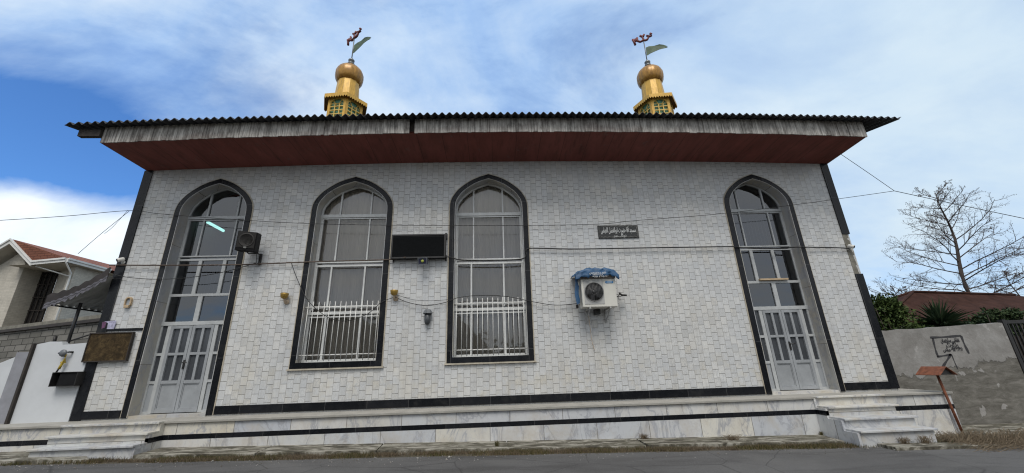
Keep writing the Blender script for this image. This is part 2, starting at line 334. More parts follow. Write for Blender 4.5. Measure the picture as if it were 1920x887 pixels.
M['acgrey'] = simple('grey_shroud', (.36,.36,.35), .5, 0, .08, 5)
M['tarp'] = simple('blue_tarpaulin', (.020,.075,.165), .55, 0, .3, 5, bump=.3)
M['tarpin'] = simple('grey_tarp_lining', (.21,.18,.15), .7, 0, .3, 6)
M['blue'] = simple('blue_badge', (.02,.16,.36), .4, 0, .1, 5)
M['white'] = simple('white_lettering', (.72,.73,.72), .6, 0, .05, 10)
M['brass'] = simple('tarnished_brass', (.34,.22,.055), .38, .5, .25, 9)
M['beige'] = simple('peeling_beige_paint', (.46,.36,.26), .6, 0, .2, 14)
M['led'] = simple('yellow_led_chip', (.40,.44,.09), .35, 0, .2, 20)
M['navy'] = simple('dark_navy_metal', (.022,.024,.05), .4, .1, .2, 9)
M['camwhite'] = simple('white_camera_casing', (.62,.61,.57), .4, 0, .06, 9)
M['paper'] = simple('pale_violet_paper', (.42,.41,.55), .8, 0, .35, 22)
M['paperdark'] = simple('purple_print', (.12,.05,.11), .8, 0, .4, 22)
M['yellow'] = simple('yellow_gas_pipe', (.48,.34,.04), .5, 0, .35, 18)
M['spray'] = simple('black_spray_paint', (.035,.035,.038), .9, 0, .35, 30)
M['plaque'] = simple('black_plaque_stone', (.02,.021,.02), .4, 0, .3, 10)
M['silver'] = simple('engraved_silver_trim', (.20,.20,.19), .5, .2, .3, 20)
M['rawwood'] = simple('bare_weathered_wood', (.44,.33,.21), .85, 0, .3, 7, stretch=(.6,4,4))
M['bark'] = simple('grey_brown_bark', (.05,.038,.032), .9, 0, .35, 5)
M['twig'] = simple('brown_twigs', (.07,.052,.045), .9, 0, .3, 5)
M['dryleaf'] = simple('brown_seed_pods', (.09,.06,.045), .9, 0, .3, 5)
def leaf(name, a, b):
    n = NT(name, .7, 0, .15); i = n.n('ShaderNodeNewGeometry'); n.col(n.ramp(i.outputs['Random Per Island'], [(0, a), (1, b)])); return n.m
M['shrub'] = leaf('evergreen_leaves', (.025,.045,.014), (.075,.11,.03)); M['shrub2'] = leaf('dark_shrub_leaves', (.018,.032,.014), (.05,.075,.03))
M['yucca'] = leaf('yucca_blades', (.02,.04,.02), (.055,.085,.04)); M['grass'] = leaf('verge_grass_blades', (.05,.058,.02), (.15,.115,.06)); M['dry'] = leaf('dry_weed_stems', (.10,.075,.05), (.20,.16,.11))
M['blossom'] = simple('white_blossom', (.6,.6,.58), .6, 0, .1, 9)
M['litter'] = leaf('litter_bits', (.07,.055,.04), (.34,.33,.31))
def emis(name, c, s):
    m = bpy.data.materials.new(name); m.use_nodes = True; b = m.node_tree.nodes['Principled BSDF']; b.inputs['Emission Color'].default_value = (*c,1); b.inputs['Emission Strength'].default_value = s; b.inputs['Base Color'].default_value = (*c,1); return m
M['tube'] = emis('fluorescent_tube', (.42,.85,.76), 1.5)
#LIST2

# ------------------------------------------------------------------ shapes of the arches
PROF = [(1.0,-.35),(1.0,-.15),(1.0,0),(.985,.16),(.93,.325),(.775,.55),(.52,.765),(.29,.895),(0,1.0)]
def catmull(P, k=4):
    out = []
    for i in range(len(P)-1):
        p0 = P[max(i-1,0)]; p1 = P[i]; p2 = P[i+1]; p3 = P[min(i+2,len(P)-1)]
        for j in range(k):
            t = j/k
            out.append(tuple(.5*((2*b)+(-a+c)*t+(2*a-5*b+4*c-d)*t*t+(-a+3*b-3*c+d)*t**3) for a,b,c,d in zip(p0,p1,p2,p3)))
    return out + [P[-1]]
PROF = [p for p in catmull(PROF) if p[1] >= 0]
def arch(xc, a, zs, apex, zb):               # open polyline, from the foot on the left over the apex to the foot on the right
    L = [(xc-a*u, zs+(apex-zs)*h) for u, h in PROF]; Rr = [(xc+a*u, zs+(apex-zs)*h) for u, h in PROF][::-1]
    return [(xc-a, zb)] + L + Rr[1:] + [(xc+a, zb)]
def arch_top(xc, a, zs, apex, x):
    u = abs(x-xc)/a
    for (u1, h1), (u2, h2) in zip(PROF, PROF[1:]):
        if u <= u1+1e-6 and u >= u2-1e-6:
            return zs+(apex-zs)*(h1+(h2-h1)*((u1-u)/max(1e-6, u1-u2)))
    return zs
FY = 9.5            # facade plane
X0, X1 = -9.15, 9.62
def zw(x): return 6.945 - .0020*(x-1.0)**2 + .0000*x     # wall head (slightly cambered)
def zf(x): return 7.05 - .00240*(x-1.0)**2 - (.010*(1-x) if x < 1 else 0)*.25   # fascia foot
def zr(x): return 7.43 - .0021*(x-1.7)**2                # eave sheet
OPEN = {'D1': (-7.175,.955,5.52,6.48,.74), 'W1': (-3.67,1.036,5.55,6.50,1.64), 'W2': (-.113,1.025,5.57,6.55,1.655), 'D2': (7.31,.965,5.52,6.47,.74)}
SW = .13
mosque = tag(empty('mosque', (0, 9.5, 0)), 'single storey mosque faced in white marble tiles with black arched surrounds and long roof eave', 'mosque')

def tess(o, holes, name, mat, parent, y):
    loops = [[Vector((x, z, 0)) for x, z in o]] + [[Vector((x, z, 0)) for x, z in h] for h in holes]
    tri = tessellate_polygon(loops); flat = [p for l in loops for p in l]
    return MB().add([(p.x, y, p.y) for p in flat], [tuple(t) for t in tri]).build(name, mat, parent)
xs = [X0 + (X1-X0)*i/24 for i in range(25)]
outer = [(X0, .6), (X1, .6)] + [(x, zw(x)+.1) for x in xs[::-1]]
holes = []
for k, (xc, a, zs, ap, zb) in OPEN.items():
    h = arch(xc, a-SW, zs, ap-.13, zb+(.13 if k[0] == 'W' else -.02)); holes.append(h)
tess(outer, holes, 'tiled_wall', M['tile'], mosque, FY)
side = MB().box(X0, X0+.25, FY+.02, 20, .2, 6.85); side.box(X1-.25, X1, FY+.02, 20, -.2, 6.85); side.box(X0+.25, X1-.25, 19.75, 20, .2, 6.85)
side.build('side_wall', M['conc'], mosque)
inn = MB()
inn.box(X0+.3, X1-.3, 13.9, 14.0, .7, 6.6); inn.box(X0+.3, X1-.3, FY+.32, 13.9, 6.55, 6.6); inn.box(X0+.3, X1-.3, FY+.3, 13.9, .68, .73)
for x in (X0+.27, -5.5, 5.4, X1-.3): inn.box(x, x+.03, FY+.33, 13.9, .73, 6.55)
inn.build('interior_room', M['dark'], mosque)
# corner strips, base band
MB().box(X0-.02, X0+.19, FY-.028, FY+.04, .72, zw(X0)-.0).build('corner_strip', M['granite'], mosque)
g = MB(); g.box(X1-.19, X1+.02, FY-.028, FY+.04, 4.66, zw(X1)); g.box(X1-.19, X1+.02, FY-.028, FY+.04, .76, 3.56); g.build('corner_strip', M['granite'], mosque)
g = MB()                                                    # where the facing has come off
random.seed(3); zz = 3.55
while zz < 4.66:
    h = .05+.05*random.random(); g.box(X1-.19, X1-.03-.05*random.random(), FY-.004-.012*random.random(), FY+.03, zz, min(4.665, zz+h)); zz += h
g.build('bare_mortar_patch', M['conc'], mosque)['label'] = 'bare mortar where the black corner facing has fallen off'
g = MB()
for a, b, z0, z1 in ((X0+.19, -8.165, .74, .90), (-6.19, 6.32, .745, .915), (8.30, X1-.19, .76, .925)): g.box(a, b, FY-.026, FY+.02, z0, z1)
g.build('base_band', M['granite'], mosque)
# eave: soffit, fascia, sheet
n = 40; fx0, fx1 = -9.13, 9.66; YF = 8.2
s = MB(); A = [fx0+(fx1-fx0)*i/n for i in range(n+1)]
for i in range(n):
    a, b = A[i], A[i+1]; s.quad((a, YF+.02, zf(a)+.012), (b, YF+.02, zf(b)+.012), (b, FY+.02, zw(b)), (a, FY+.02, zw(a)))
    s.quad((a, YF+.02, zf(a)+.05), (b, YF+.02, zf(b)+.05), (b, FY+.02, zw(b)+.06), (a, FY+.02, zw(a)+.06))
s.build('soffit', M['soffit'], mosque, recalc=False)
s = MB(); x = fx0; random.seed(11)
while x < fx1-.02:
    w = .075+.05*random.random(); xe = min(fx1, x+w)
    if not (-2.02 < (x+xe)/2 < -1.90):
        dy = random.uniform(-.006, .006); dz = random.uniform(-.006, .01)
        s.prism([(x+.002, YF+dy, zf(x)+dz), (xe-.001, YF+dy, zf(xe)+dz), (xe-.001, YF+dy, zr(xe)+.02), (x+.002, YF+dy, zr(x)+.02)], (0, .022, 0))
    x = xe
s.build('fascia', M['fascia'], mosque)
s = MB()
for i in range(n):
    a, b = A[i], A[i+1]; s.quad((a, YF+.10, zf(a)+.03), (b, YF+.10, zf(b)+.03), (b, YF+.10, zr(b)), (a, YF+.10, zr(a)))
for x in (fx0, fx1): s.quad((x, YF, zf(x)+.01), (x, FY, zw(x)), (x, FY, zr(x)+.2), (x, YF, zr(x)))
s.box(-9.62, fx0-.002, YF-.06, YF+.04, 6.93, 7.10); s.box(-9.62, fx0-.002, 9.3, 9.4, 7.15, 7.32)
s.box(fx1+.002, 10.3, 9.3, 9.4, 7.32, 7.47)
s.build('roof_beam', M['beam'], mosque)
def sheet(y0, y1, z_off, sl, th):
    s = MB(); m = 700; rx0, rx1 = -9.78, 10.50; vs = []
    for (y, dz) in ((y0, 0), (y1, sl*(y1-y0))):
        for t in (0, -th):
            for i in range(m+1):
                x = rx0+(rx1-rx0)*i/m; c = .040*math.sin(2*math.pi*x/.177)
                jit = .012*math.sin(x*1.9)+.01*math.sin(x*5.3+1)
                vs.append((x, y+jit*(1 if y == y0 else 0), zr(x)+z_off+c+t+dz+jit*.5))
    k = m+1; fs = []
    for i in range(m): fs += [(i,i+1,2*k+i+1,2*k+i), (k+i,3*k+i,3*k+i+1,k+i+1), (i,k+i,k+i+1,i+1), (2*k+i,2*k+i+1,3*k+i+1,3*k+i)]
    fs += [(0,2*k,3*k,k), (m,k+m,3*k+m,2*k+m)]
    return s.add(vs, fs, True)
r = sheet(7.97, 10.9, 0, .21, .012); r2 = sheet(10.75, 14.5, .6, .21, .012); r.add(r2.v, r2.f, True); r3 = sheet(14.45, 20.4, 1.36, -.21, .012); r.add(r3.v, r3.f, True)
o = r.build('corrugated_roof', M['roof'], mosque, recalc=False)
for p in o.data.polygons: p.use_smooth = False
# under-eave blocking behind the roof sheet at both ends
MB().prism([(X0+.1, FY+.3, 6.8), (X0+.1, 14.4, 6.8), (X0+.1, 14.4, 8.3), (X0+.1, FY+.3, 7.35)], (.1,0,0)).build('gable_infill', M['beam'], mosque); s = MB(); s.prism([(X1-.2, FY+.3, 6.8), (X1-.2, 14.4, 6.8), (X1-.2, 14.4, 8.3), (X1-.2, FY+.3, 7.35)], (.1,0,0)); s.build('gable_infill', M['beam'], mosque)

# ------------------------------------------------------------------ windows and doors
RY = FY+.27         # plane of the frames
def unit(kind, key):
    xc, a, zs, ap, zb = OPEN[key]; door = kind == 'arched_door'
    root = empty(kind, parent=mosque)
    A0 = arch(xc, a, zs, ap, zb); ai = a-SW; api = ap-.13; zbi = zb+(.13 if not door else 0)
    B0 = arch(xc, ai, zs, api, zbi)
    s = MB()
    if door: s.ring(A0, B0, FY-.03, FY+.02)
    else:
        s.ring(A0, B0, FY-.03, FY+.02); s.box(xc-a, xc+a, FY-.031, FY+.019, zb-.001, zb+.131)
    s.build('black_surround', M['granite'], root)
    E = arch(xc, a+.028, zs, ap+.03, zb); s = MB().ring(E, A0, FY-.012, FY+.018)
    if not door: s.box(xc-a-.05, xc+a+.05, FY-.05, FY+.02, zb-.035, zb-.002)
    s.build('stone_edge', M['edge'], root)
    s = MB(); Bi = [(x, z) for x, z in B0]; Bo = arch(xc, ai+.03, zs, api+.03, zbi)
    s.ring(Bo, Bi, FY+.021, RY+.12)
    s.ring(arch(xc, ai-.001, zs, api-.001, zbi), arch(xc, ai-.014, zs, api-.014, zbi), FY-.036, FY+.03)
    if not door: s.box(xc-ai, xc+ai, FY-.02, RY+.1, zbi-.06, zbi-.001)
    s.build('marble_reveal', M['reveal'], root)
    # frame
    fw = .045; xL, xR = xc-ai, xc+ai; y0, y1 = RY, RY+.055
    zt = 5.49
    f = MB(); f.ring(B0, arch(xc, ai-fw, zs, api-fw, zbi), y0, y1)
    def hb(z, h, x0=xL, x1=xR, d=0): f.box(x0, x1, y0-.006-d, y1+.006, z-h/2, z+h/2)
    def vb(x, w, z0, z1, d=0): f.box(x-w/2, x+w/2, y0-.003-d, y1+.003, z0, z1)
    def top(x): return arch_top(xc, ai, zs, api, x)-.02
    mir = key == 'D2'
    def X(t): return xR-t if mir else xL+t
    W2 = 2*ai
    if not door:
        hb(zt, .09, d=.01); hb(zt-.075, .03)
        for t in (.475, 1.265): vb(X(t*W2/1.78), .04, zt, top(X(t*W2/1.78)))
        for t in (.475, 1.265): vb(X(t*W2/1.78), .035, 4.2, zt-.06)
        hb(4.22, .045); hb(4.12, .05)
        for t in (.42, 1.25): vb(X(t*W2/1.78), .042, 3.0, 4.12)
        for x in (xL+.06, xR-.06): vb(x, .025, 4.2, zt-.06); vb(x, .025, 3.0, 4.1)
        hb(3.07, .05, d=.01); hb(2.92, .07, d=.02); hb(2.83, .03)
        for t in (.42, 1.25): vb(X(t*W2/1.78), .05, zbi, 2.9)
        hb(zbi+.03, .06, d=.03)
    else:
        hb(zt, .085, d=.012); hb(zt-.07, .025)
        for t in (.47, 1.22): vb(X(t), .045, zt, top(X(t)))
        for t in (.425, 1.25): vb(X(t), .035, 4.42, zt-.04)
        for x in (xL+.06, xR-.06): vb(x, .025, 4.42, zt-.06)
        hb(4.44, .035); hb(4.35, .05)
        for t in (.565, 1.165): vb(X(t), .085, 3.47, 4.35)
        hb(3.45, .065)
        vb(X(.76), .11, 2.8, 3.45)
        hb(2.765, .09, d=.008)
        for t0, t1 in ((.165,.245), (1.25,1.335)): f.box(min(X(t0),X(t1)), max(X(t0),X(t1)), y0-.004, y1+.004, .78, 2.75)
        for t0, t1 in ((.0,.165), (1.335,W2)):
            for z in (2.06, 1.44, .80): hb(z, .06, min(X(t0),X(t1)), max(X(t0),X(t1)), -.004)
    f.build('frame', M['alu_door' if door else 'alu'], root, bevel=.004)
    # glass
    g = MB(); P = arch(xc, ai-.03, zs, api-.03, (zbi if not door else 2.8)); g.poly([(x, RY+.03, z) for x, z in P][::-1])
    if door:
        fg = MB()
        for t0, t1 in ((0,.165), (.245,1.25), (1.335,W2)): fg.poly([(min(X(t0),X(t1)), RY+.03, 1.45), (max(X(t0),X(t1)), RY+.03, 1.45), (max(X(t0),X(t1)), RY+.03, 2.75), (min(X(t0),X(t1)), RY+.03, 2.75)])
    if door: fg.build('frosted_pane', M['frosted'], root, recalc=False)
    g.build('pane', M['dglass' if door else 'glass'], root, recalc=False)
    if door:
        p = MB()
        for t0, t1 in ((.02,.155), (1.345,W2-.03)): MB().box(min(X(t0),X(t1)), max(X(t0),X(t1)), RY+.02, RY+.04, .82, 1.43).build('side_panel', M['panel'], root)
        for t0, t1 in ((.25,.745), (.753,1.245)):
            L = MB(); a0, a1 = sorted((X(t0), X(t1))); m = (a0+a1)/2; yy = y0-.012; ye = y1+.012; st = .065
            L.box(a0, a0+st, yy, ye, .79, 2.71); L.box(a1-st, a1, yy, ye, .79, 2.71)
            for z, h in ((2.68,.07), (2.06,.06), (1.44,.07), (.83,.08)): L.box(a0+st, a1-st, yy+.002, ye-.002, z-h/2, z+h/2)
            L.box(m-.03, m+.03, yy+.006, ye-.006, 2.09, 2.645); L.box(m-.03, m+.03, yy+.006, ye-.006, 1.475, 2.03)
            L.box(a0+st, a1-st, yy+.028, ye-.03, .87, 1.405)
            L.ring([(a0+st,.87),(a0+st,1.405),(a1-st,1.405),(a1-st,.87),(a0+st,.87)], [(a0+st+.018,.888),(a0+st+.018,1.387),(a1-st-.018,1.387),(a1-st-.018,.888),(a0+st+.018,.888)], yy+.012, yy+.03)
            L.build('door_leaf', M['alu_grey'], root, bevel=.004)
        hx = X(.74); h = MB(); h.box(hx-.022, hx+.022, y0-.03, y0-.012, 1.72, 1.92); sg = -1 if mir else 1
        h.tube([(hx, y0-.03, 1.86), (hx, y0-.075, 1.86), (hx+.1, y0-.085, 1.865)], .012); h.tube([(hx, y0-.03, 1.77), (hx, y0-.045, 1.77)], .014)
        h.build('handle', M['blackmetal'], root)
        th = MB().box(xL, xR, FY-.02, RY+.1, .70, .775); th.build('threshold', M['step' if mir else 'reveal'], root)
    else:
        b = MB(); gy = FY+.03; nb = 14
        for k in range(nb):
            x = xL+.08+(2*ai-.15)*k/(nb-1); b.tube([(x, gy, zbi+.02), (x+random.uniform(-.006,.006), gy, 3.17+random.uniform(-.012,.012))], .0092, 6)
        for z in (zbi+.16, 3.04): b.tube([(xL-.01, gy+.02, z), (xR+.01, gy+.02, z)], .0145, 6)
        b.build('window_grille', M['grille'], root)
    return root
D1 = unit('arched_door', 'D1'); W1 = unit('arched_window', 'W1'); W2_ = unit('arched_window', 'W2'); D2 = unit('arched_door', 'D2')
D1['label'] = 'left arched double door beside the mouldy board'; D2['label'] = 'right arched double door at the marble steps'
W1['label'] = 'arched window left of the black display panel'; W2_['label'] = 'arched window right of the black display panel'

def curtain(key, label, seed):
    xc, a, zs, ap, zb = OPEN[key]; random.seed(seed); s = MB(); x0, x1 = xc-a+.1, xc+a-.1; n = 150; vs = []
    gap = random.uniform(.3, .5)
    for i in range(n+1):
        x = x0+(x1-x0)*i/n; d = .010*math.sin(x*38+seed)+.012*math.sin(x*17+2*seed)+.004*math.sin(x*81)
        vs += [(x, RY+.22+d, 1.7), (x+.004*math.sin(x*30), RY+.20+d*.8, 6.5)]
    s.add(vs, [(2*i, 2*i+2, 2*i+3, 2*i+1) for i in range(n)], True)
    tag(s.build('curtain', M['curtain'], recalc=False), label, 'curtain', 'curtains behind the arched windows')
curtain('W1', 'beige pleated curtain behind the grilled window left of the black display panel', 3)
curtain('W2', 'beige pleated curtain behind the grilled window right of the black display panel', 8)
# things seen through the door glass
for key, lab, z0, z1 in (('D1', 'row of thin metal bars standing inside behind the left door glass', 3.5, 4.3), ('D2', 'row of thin pale bars standing inside behind the upper glass of the right door', 4.45, 5.4)):
    xc, a = OPEN[key][:2]; b = MB(); k0 = xc-.25 if key == 'D1' else xc-.8
    for k in range(11 if key == 'D1' else 15): b.tube([(k0+k*.1, RY+.35, z0), (k0+k*.1, RY+.35, z1)], .008, 5)
    b.tube([(k0-.05, RY+.35, z1-.06), (k0+(1.05 if key == 'D1' else 1.45), RY+.35, z1-.06)], .01, 5)
    tag(b.build('inner_railing', M['alu'], None), lab, 'railing')
ta, tb = at(384, 414, 11.0), at(419, 433, 11.0); tb = atz(419, 433, ta.z)
lamp = tag(empty('ceiling_lamp', ta), 'lit greenish fluorescent tube seen through the upper glass of the left door', 'lamp')
MB().tube([ta, tb], .04, 8).build('tube', M['tube'], lamp)
d = (tb-ta).normalized(); MB().obox((ta+tb)/2+Vector((0,0,.06)), d, d.cross(Vector((0,0,1))).normalized(), Vector((0,0,1)), (tb-ta).length/2, .05, .03).build('fitting', M['alu'], lamp)
wd = MB().box(7.0, 7.78, FY+.2, RY-.012, 3.49, 3.535); tag(wd.build('wooden_batten', M['rawwood'], bevel=.004), 'bare weathered wooden batten lying on a transom of the right door', 'batten')

# ------------------------------------------------------------------ minarets
def minaret(mx, my, rot):
    root = empty('minaret', parent=mosque); c = Vector((mx, my, 0)); z0, z1 = 8.0, 9.90; Rb = .585
    def hexp(r, z, k): t = rot+math.pi/3*k+math.pi/6; return Vector((mx+r*math.sin(t), my-r*math.cos(t), z))
    s = MB().prism([hexp(Rb-.07, 8.0, k) for k in range(6)], (0,0,z1-z0)); s.build('green_core', M['green'], root)
    s = MB(); ar = MB()
    for k in range(6):
        a, b = hexp(Rb, 0, k), hexp(Rb, 0, k+1); e = (b-a).normalized(); L = (b-a).length; nrm = Vector((e.y, -e.x, 0))
        if nrm.dot(a-c) < 0: nrm = -nrm
        up = Vector((0,0,1)); inn_ = -nrm*.02
        def bx(u0, u1, w0, w1, o=s, d=.02): o.obox(a+e*((u0+u1)/2)+inn_+up*((w0+w1)/2), e, nrm, up, (u1-u0)/2, d, (w1-w0)/2)
        bx(0, .075, z0, z1, d=.03); bx(L-.075, L, z0, z1, d=.03); bx(.075, L-.075, 9.87, z1, d=.026)
        for z in (8.7, 8.84, 8.98, 9.12, 9.26, 9.40, 9.54): bx(.075, L-.075, z-.013, z+.013, ar)
        for u in (.225, .375): bx(u-.013, u+.013, z0, 9.62, ar, .018)
        # arched head of the lattice: spandrels + radiating ribs
        cx = L/2; rr = (L-.15)/2
        for sg in (-1, 1):
            pts = [(cx+sg*rr, 9.87), (cx, 9.87)] + [(cx+sg*rr*math.sin(t), 9.62+.20*math.cos(t)) for t in [i*math.pi/2/8 for i in range(9)]]
            P = [a+e*u+up*w+inn_+nrm*.02 for u, w in pts]; ar.prism(P, -nrm*.04)
        for t in (-.5, .5):
            q = [a+e*(cx+.07*math.sin(t))+up*(9.56+.05*math.cos(t)), a+e*(cx+rr*math.sin(t*1.4))+up*(9.62+.19*math.cos(t*1.4))]; ar.tube([p+inn_ for p in q], .015, 5)
        for w0 in (8.71, 8.85, 8.99, 9.13, 9.27, 9.41, 9.53):
            for u in (.15, .30, .45):
                p = a+e*u+up*(w0+.125)+inn_; ar.prism([p-e*.072+nrm*.012, p+e*.072+nrm*.012, p+e*.072-up*.04+nrm*.012, p+e*.045-up*.012+nrm*.012, p-e*.045-up*.012+nrm*.012, p-e*.072-up*.04+nrm*.012], -nrm*.02)
    s.build('corner_posts', M['gold'], root); ar.build('lattice', M['goldcut'], root)
    s = MB(); s.prism([hexp(.73, 9.90, k) for k in range(6)], (0,0,.05)); top = [hexp(.73, 9.951, k) for k in range(6)]; ap = [hexp(.40, 10.08, k) for k in range(6)]
    s.add(top+ap, [(k, (k+1)%6, 6+(k+1)%6, 6+k) for k in range(6)]+[tuple(range(6, 12))])
    s.build('cornice', M['cornice'], root)
    s = MB()
    for k in range(6):
        a, b = hexp(.742, 9.945, k), hexp(.742, 9.945, k+1); e = (b-a)/9; inn_ = (c-(a+b)/2); inn_.z = 0; inn_ = inn_.normalized()*.014
        for j in range(9):
            p = a+e*j; s.prism([p, p+e, p+e-Vector((0,0,.10)), p+e*.5-Vector((0,0,.16)), p-Vector((0,0,.10))], inn_)
    s.build('scalloped_valance', M['gold'], root)
    s = MB().lathe([(.385, 10.05), (.37, 10.4), (.345, 10.80), (.36, 10.82)], c, 12, False); s.build('neck', M['gold'], root)
    s = MB().lathe([(.32,10.78),(.38,10.83),(.43,10.93),(.455,11.06),(.45,11.19),(.41,11.31),(.34,11.40),(.24,11.465),(.12,11.49),(.03,11.50)], c, 96, True, lobes=14, amp=.035); s.build('dome', M['dome'], root)
    s = MB().lathe([(.08,11.46),(.06,11.56),(.11,11.61),(.12,11.65),(.06,11.70),(.05,11.72),(.10,11.76),(.105,11.80),(.05,11.86),(.03,11.90)], c, 16); s.tube([c+Vector((0,0,11.8)), c+Vector((0,0,12.78))], .019, 6); s.build('finial', M['finial'], root)
    return root
def flagparts(root, mx, my, ang_f, ang_e):
    c = Vector((mx, my, 0)); ef = Vector((math.cos(ang_f), math.sin(ang_f), 0)); ee = Vector((math.cos(ang_e), math.sin(ang_e), 0)); up = Vector((0,0,1))
    pts = [(.02,12.22),(.03,12.56),(.14,12.63),(.28,12.62),(.44,12.65),(.56,12.61),(.68,12.55),(.615,12.525),(.67,12.495),(.56,12.46),(.42,12.43),(.28,12.38),(.14,12.31),(.06,12.24)]
    s = MB(); n_ = Vector((-ef.y, ef.x, 0))*.012; s.prism([c+ef*u*1.22+up*(12.33+(z-12.43)*1.05)-n_/2+n_*2*math.sin(u*9) for u, z in pts], n_); s.build('flag', M['flag'], root)
    s = MB()
    for L in ([(-.25,12.70),(-.27,12.83),(-.30,12.93)], [(-.27,12.84),(-.22,12.93)], [(-.27,12.85),(-.18,12.86),(-.17,12.95)], [(-.17,12.97),(-.17,12.84),(-.10,12.79),(-.02,12.82),(0,12.9),(-.02,13.0)], [(-.08,13.04),(-.04,13.0),(.02,13.0),(.04,13.06)], [(-.01,12.84),(.05,12.82),(.11,12.84),(.15,12.92),(.13,12.99),(.10,12.99)], [(.15,12.98),(.20,12.95),(.24,12.97),(.25,13.03),(.21,13.07)]):
        s.tube([c+ee*u*1.25+up*(12.86+(z-12.88)*1.15) for u, z in L], .042, 6)
    s.build('emblem', M['red'], root)
m1 = minaret(-4.84, 11, R(-7)); flagparts(m1, -4.84, 11, R(-27), R(-33)); m1['label'] = 'left golden minaret'
m2 = minaret(5.66, 11, R(-7)); flagparts(m2, 5.66, 11, R(-5), R(-12)); m2['label'] = 'right golden minaret'

# ------------------------------------------------------------------ terrace and steps
PT = .715; PY = 8.85
def bandbox(o, x0, x1, y0, y1, z0, z1): o.box(x0, x1, y0, y1, z0, z1)
terr = tag(empty('terrace', (0, 9.2, 0)), 'long marble faced terrace with a black stripe running under the whole front wall', 'terrace')
body = MB(); stripe = MB(); cop = MB()
TX0, TX1 = -14.0, 10.12
body.box(TX0, TX1, PY, 13 if False else 10.2, -.5, .365); body.box(TX0, TX1, PY, 10.2, .457, PT-.045)
stripe.box(TX0, TX1+.002, PY-.002, 10.2, .3655, .4565)
cop.box(TX0, -8.5, PY-.045, FY+.02, PT-.045, PT); cop.box(-6.72, 6.93, PY-.045, FY+.02, PT-.045, PT); cop.box(8.52, TX1+.03, PY-.045, 10.2, PT-.045, PT); cop.box(-8.5, -6.72, PY-.01, FY+.02, PT-.045, PT+.001); cop.box(6.93, 8.52, PY-.01, FY+.02, PT-.045, PT+.001)
body.build('marble_cladding', M['slab'], terr); stripe.build('black_stripe', M['granite'], terr); cop.build('coping', M['coping'], terr, bevel=.006)
def steps(name, x0, x1, ys, zs, zb, label, fl_x):
    st = empty(name, parent=terr); st['label'] = label
    rs = MB(); tr = []
    for i, (y, z) in enumerate(zip(ys, zs)):
        yb = PY+.01; t = .035
        zl = zs[i+1] if i+1 < len(zs) else zb
        rs.box(x0+.02, x1-.02, y+.022, yb, zl-.001*i-(0 if i+1 < len(zs) else .2), z-t)
        if i or True:
            m = MB(); m.box(x0, x1+.03, y-.03, (ys[i-1]+.022 if i else yb+.05), z-t, z+.002); tr.append(m)
    rs.build('riser', M['step'], st)
    for m in tr: m.build('tread', M['step'], st, bevel=.006)
    # flank wall with the black stripe carried on, stepped outline
    return st
R_y = [8.80, 8.55, 8.22, 7.92]; R_z = [PT+.004, .535, .35, .165]
stR = steps('marble_steps', 6.97, 8.50, R_y, R_z, -.05, 'wide white marble steps leading to the right door', 6.9)
L_y = [8.72, 8.50, 8.24]; L_z = [PT+.004, .555, .385]
stL = steps('marble_steps', -8.55, -6.72, L_y, L_z, .2, 'chipped marble steps leading to the left door', -6.7)
def flank(st, x0, x1, ys, zs, zb):
    pts = [(PY-.003, zb-.25), (ys[-1]+.02, zb-.25)]
    for i in range(len(ys)-1, -1, -1):
        pts += [(ys[i]+.02, zs[i]-.036)]
        if i: pts += [(ys[i-1]+.02, zs[i]-.036)]
    pts += [(PY-.003, zs[0]-.036)]
    m = MB().prism([(x0, y, z) for y, z in pts], (x1-x0, 0, 0)); m.build('flank_wall', M['slab'], st)
    yy = min(y for y, z in zip(ys, zs) if z-.036 > .457)+.02
    MB().box(x0-.004, x1+.004, yy+.0, PY-.004, .3655, .4565).build('flank_stripe', M['granite'], st)
flank(stR, 6.93, 6.985, R_y, R_z, -.05); flank(stL, -6.745, -6.685, L_y, L_z, .2)
for st, a, b, y0, z, th in ((stR, 7.2, 9.0, 7.55, -.035, .05), (stL, -9.4, -6.9, 7.95, .215, .05)):
    pass

# ------------------------------------------------------------------ ground, road, paving
def sheetg(name, mat, x0, x1, y0, y1, off, kind='structure', nx=60, ny=8, amp=0, th=0, jit=0, seed=1):
    random.seed(seed); vs = []; fs = []
    for j in range(ny+1):
        for i in range(nx+1):
            x = x0+(x1-x0)*i/nx; y = y0+(y1-y0)*j/ny
            if jit and j in (0, ny): y += random.uniform(-jit, jit)
            vs.append((x, y, gz(x)+off+random.uniform(-amp, amp)))
    fs = [(j*(nx+1)+i, j*(nx+1)+i+1, (j+1)*(nx+1)+i+1, (j+1)*(nx+1)+i) for j in range(ny) for i in range(nx)]
    o = MB().add(vs, fs, True).build(name, mat, recalc=False); tag(o, kind=kind); return o
# ground: one sheet to the horizon, following the cross fall near the building
xsg = [-1500,-400,-100,-40,-20,-13,-8,-4,0,4,8,14,20,40,100,400,1500]; ysg = [-1500,-300,-60,-20,0,6,12,30,80,300,1500]
vs = [(x, y, gz(x)-.10) for y in ysg for x in xsg]; k = len(xsg)
o = MB().add(vs, [(j*k+i, j*k+i+1, (j+1)*k+i+1, (j+1)*k+i) for j in range(len(ysg)-1) for i in range(k-1)]).build('ground', M['soil'], recalc=False); tag(o, kind='structure')
sheetg('road', M['asphalt'], -60, 60, .5, 7.86, -.055, jit=.03, nx=240)
sheetg('road_shoulder', M['soil'], -16, 30, 7.6, 8.35, -.066, nx=200, ny=6, amp=.006)
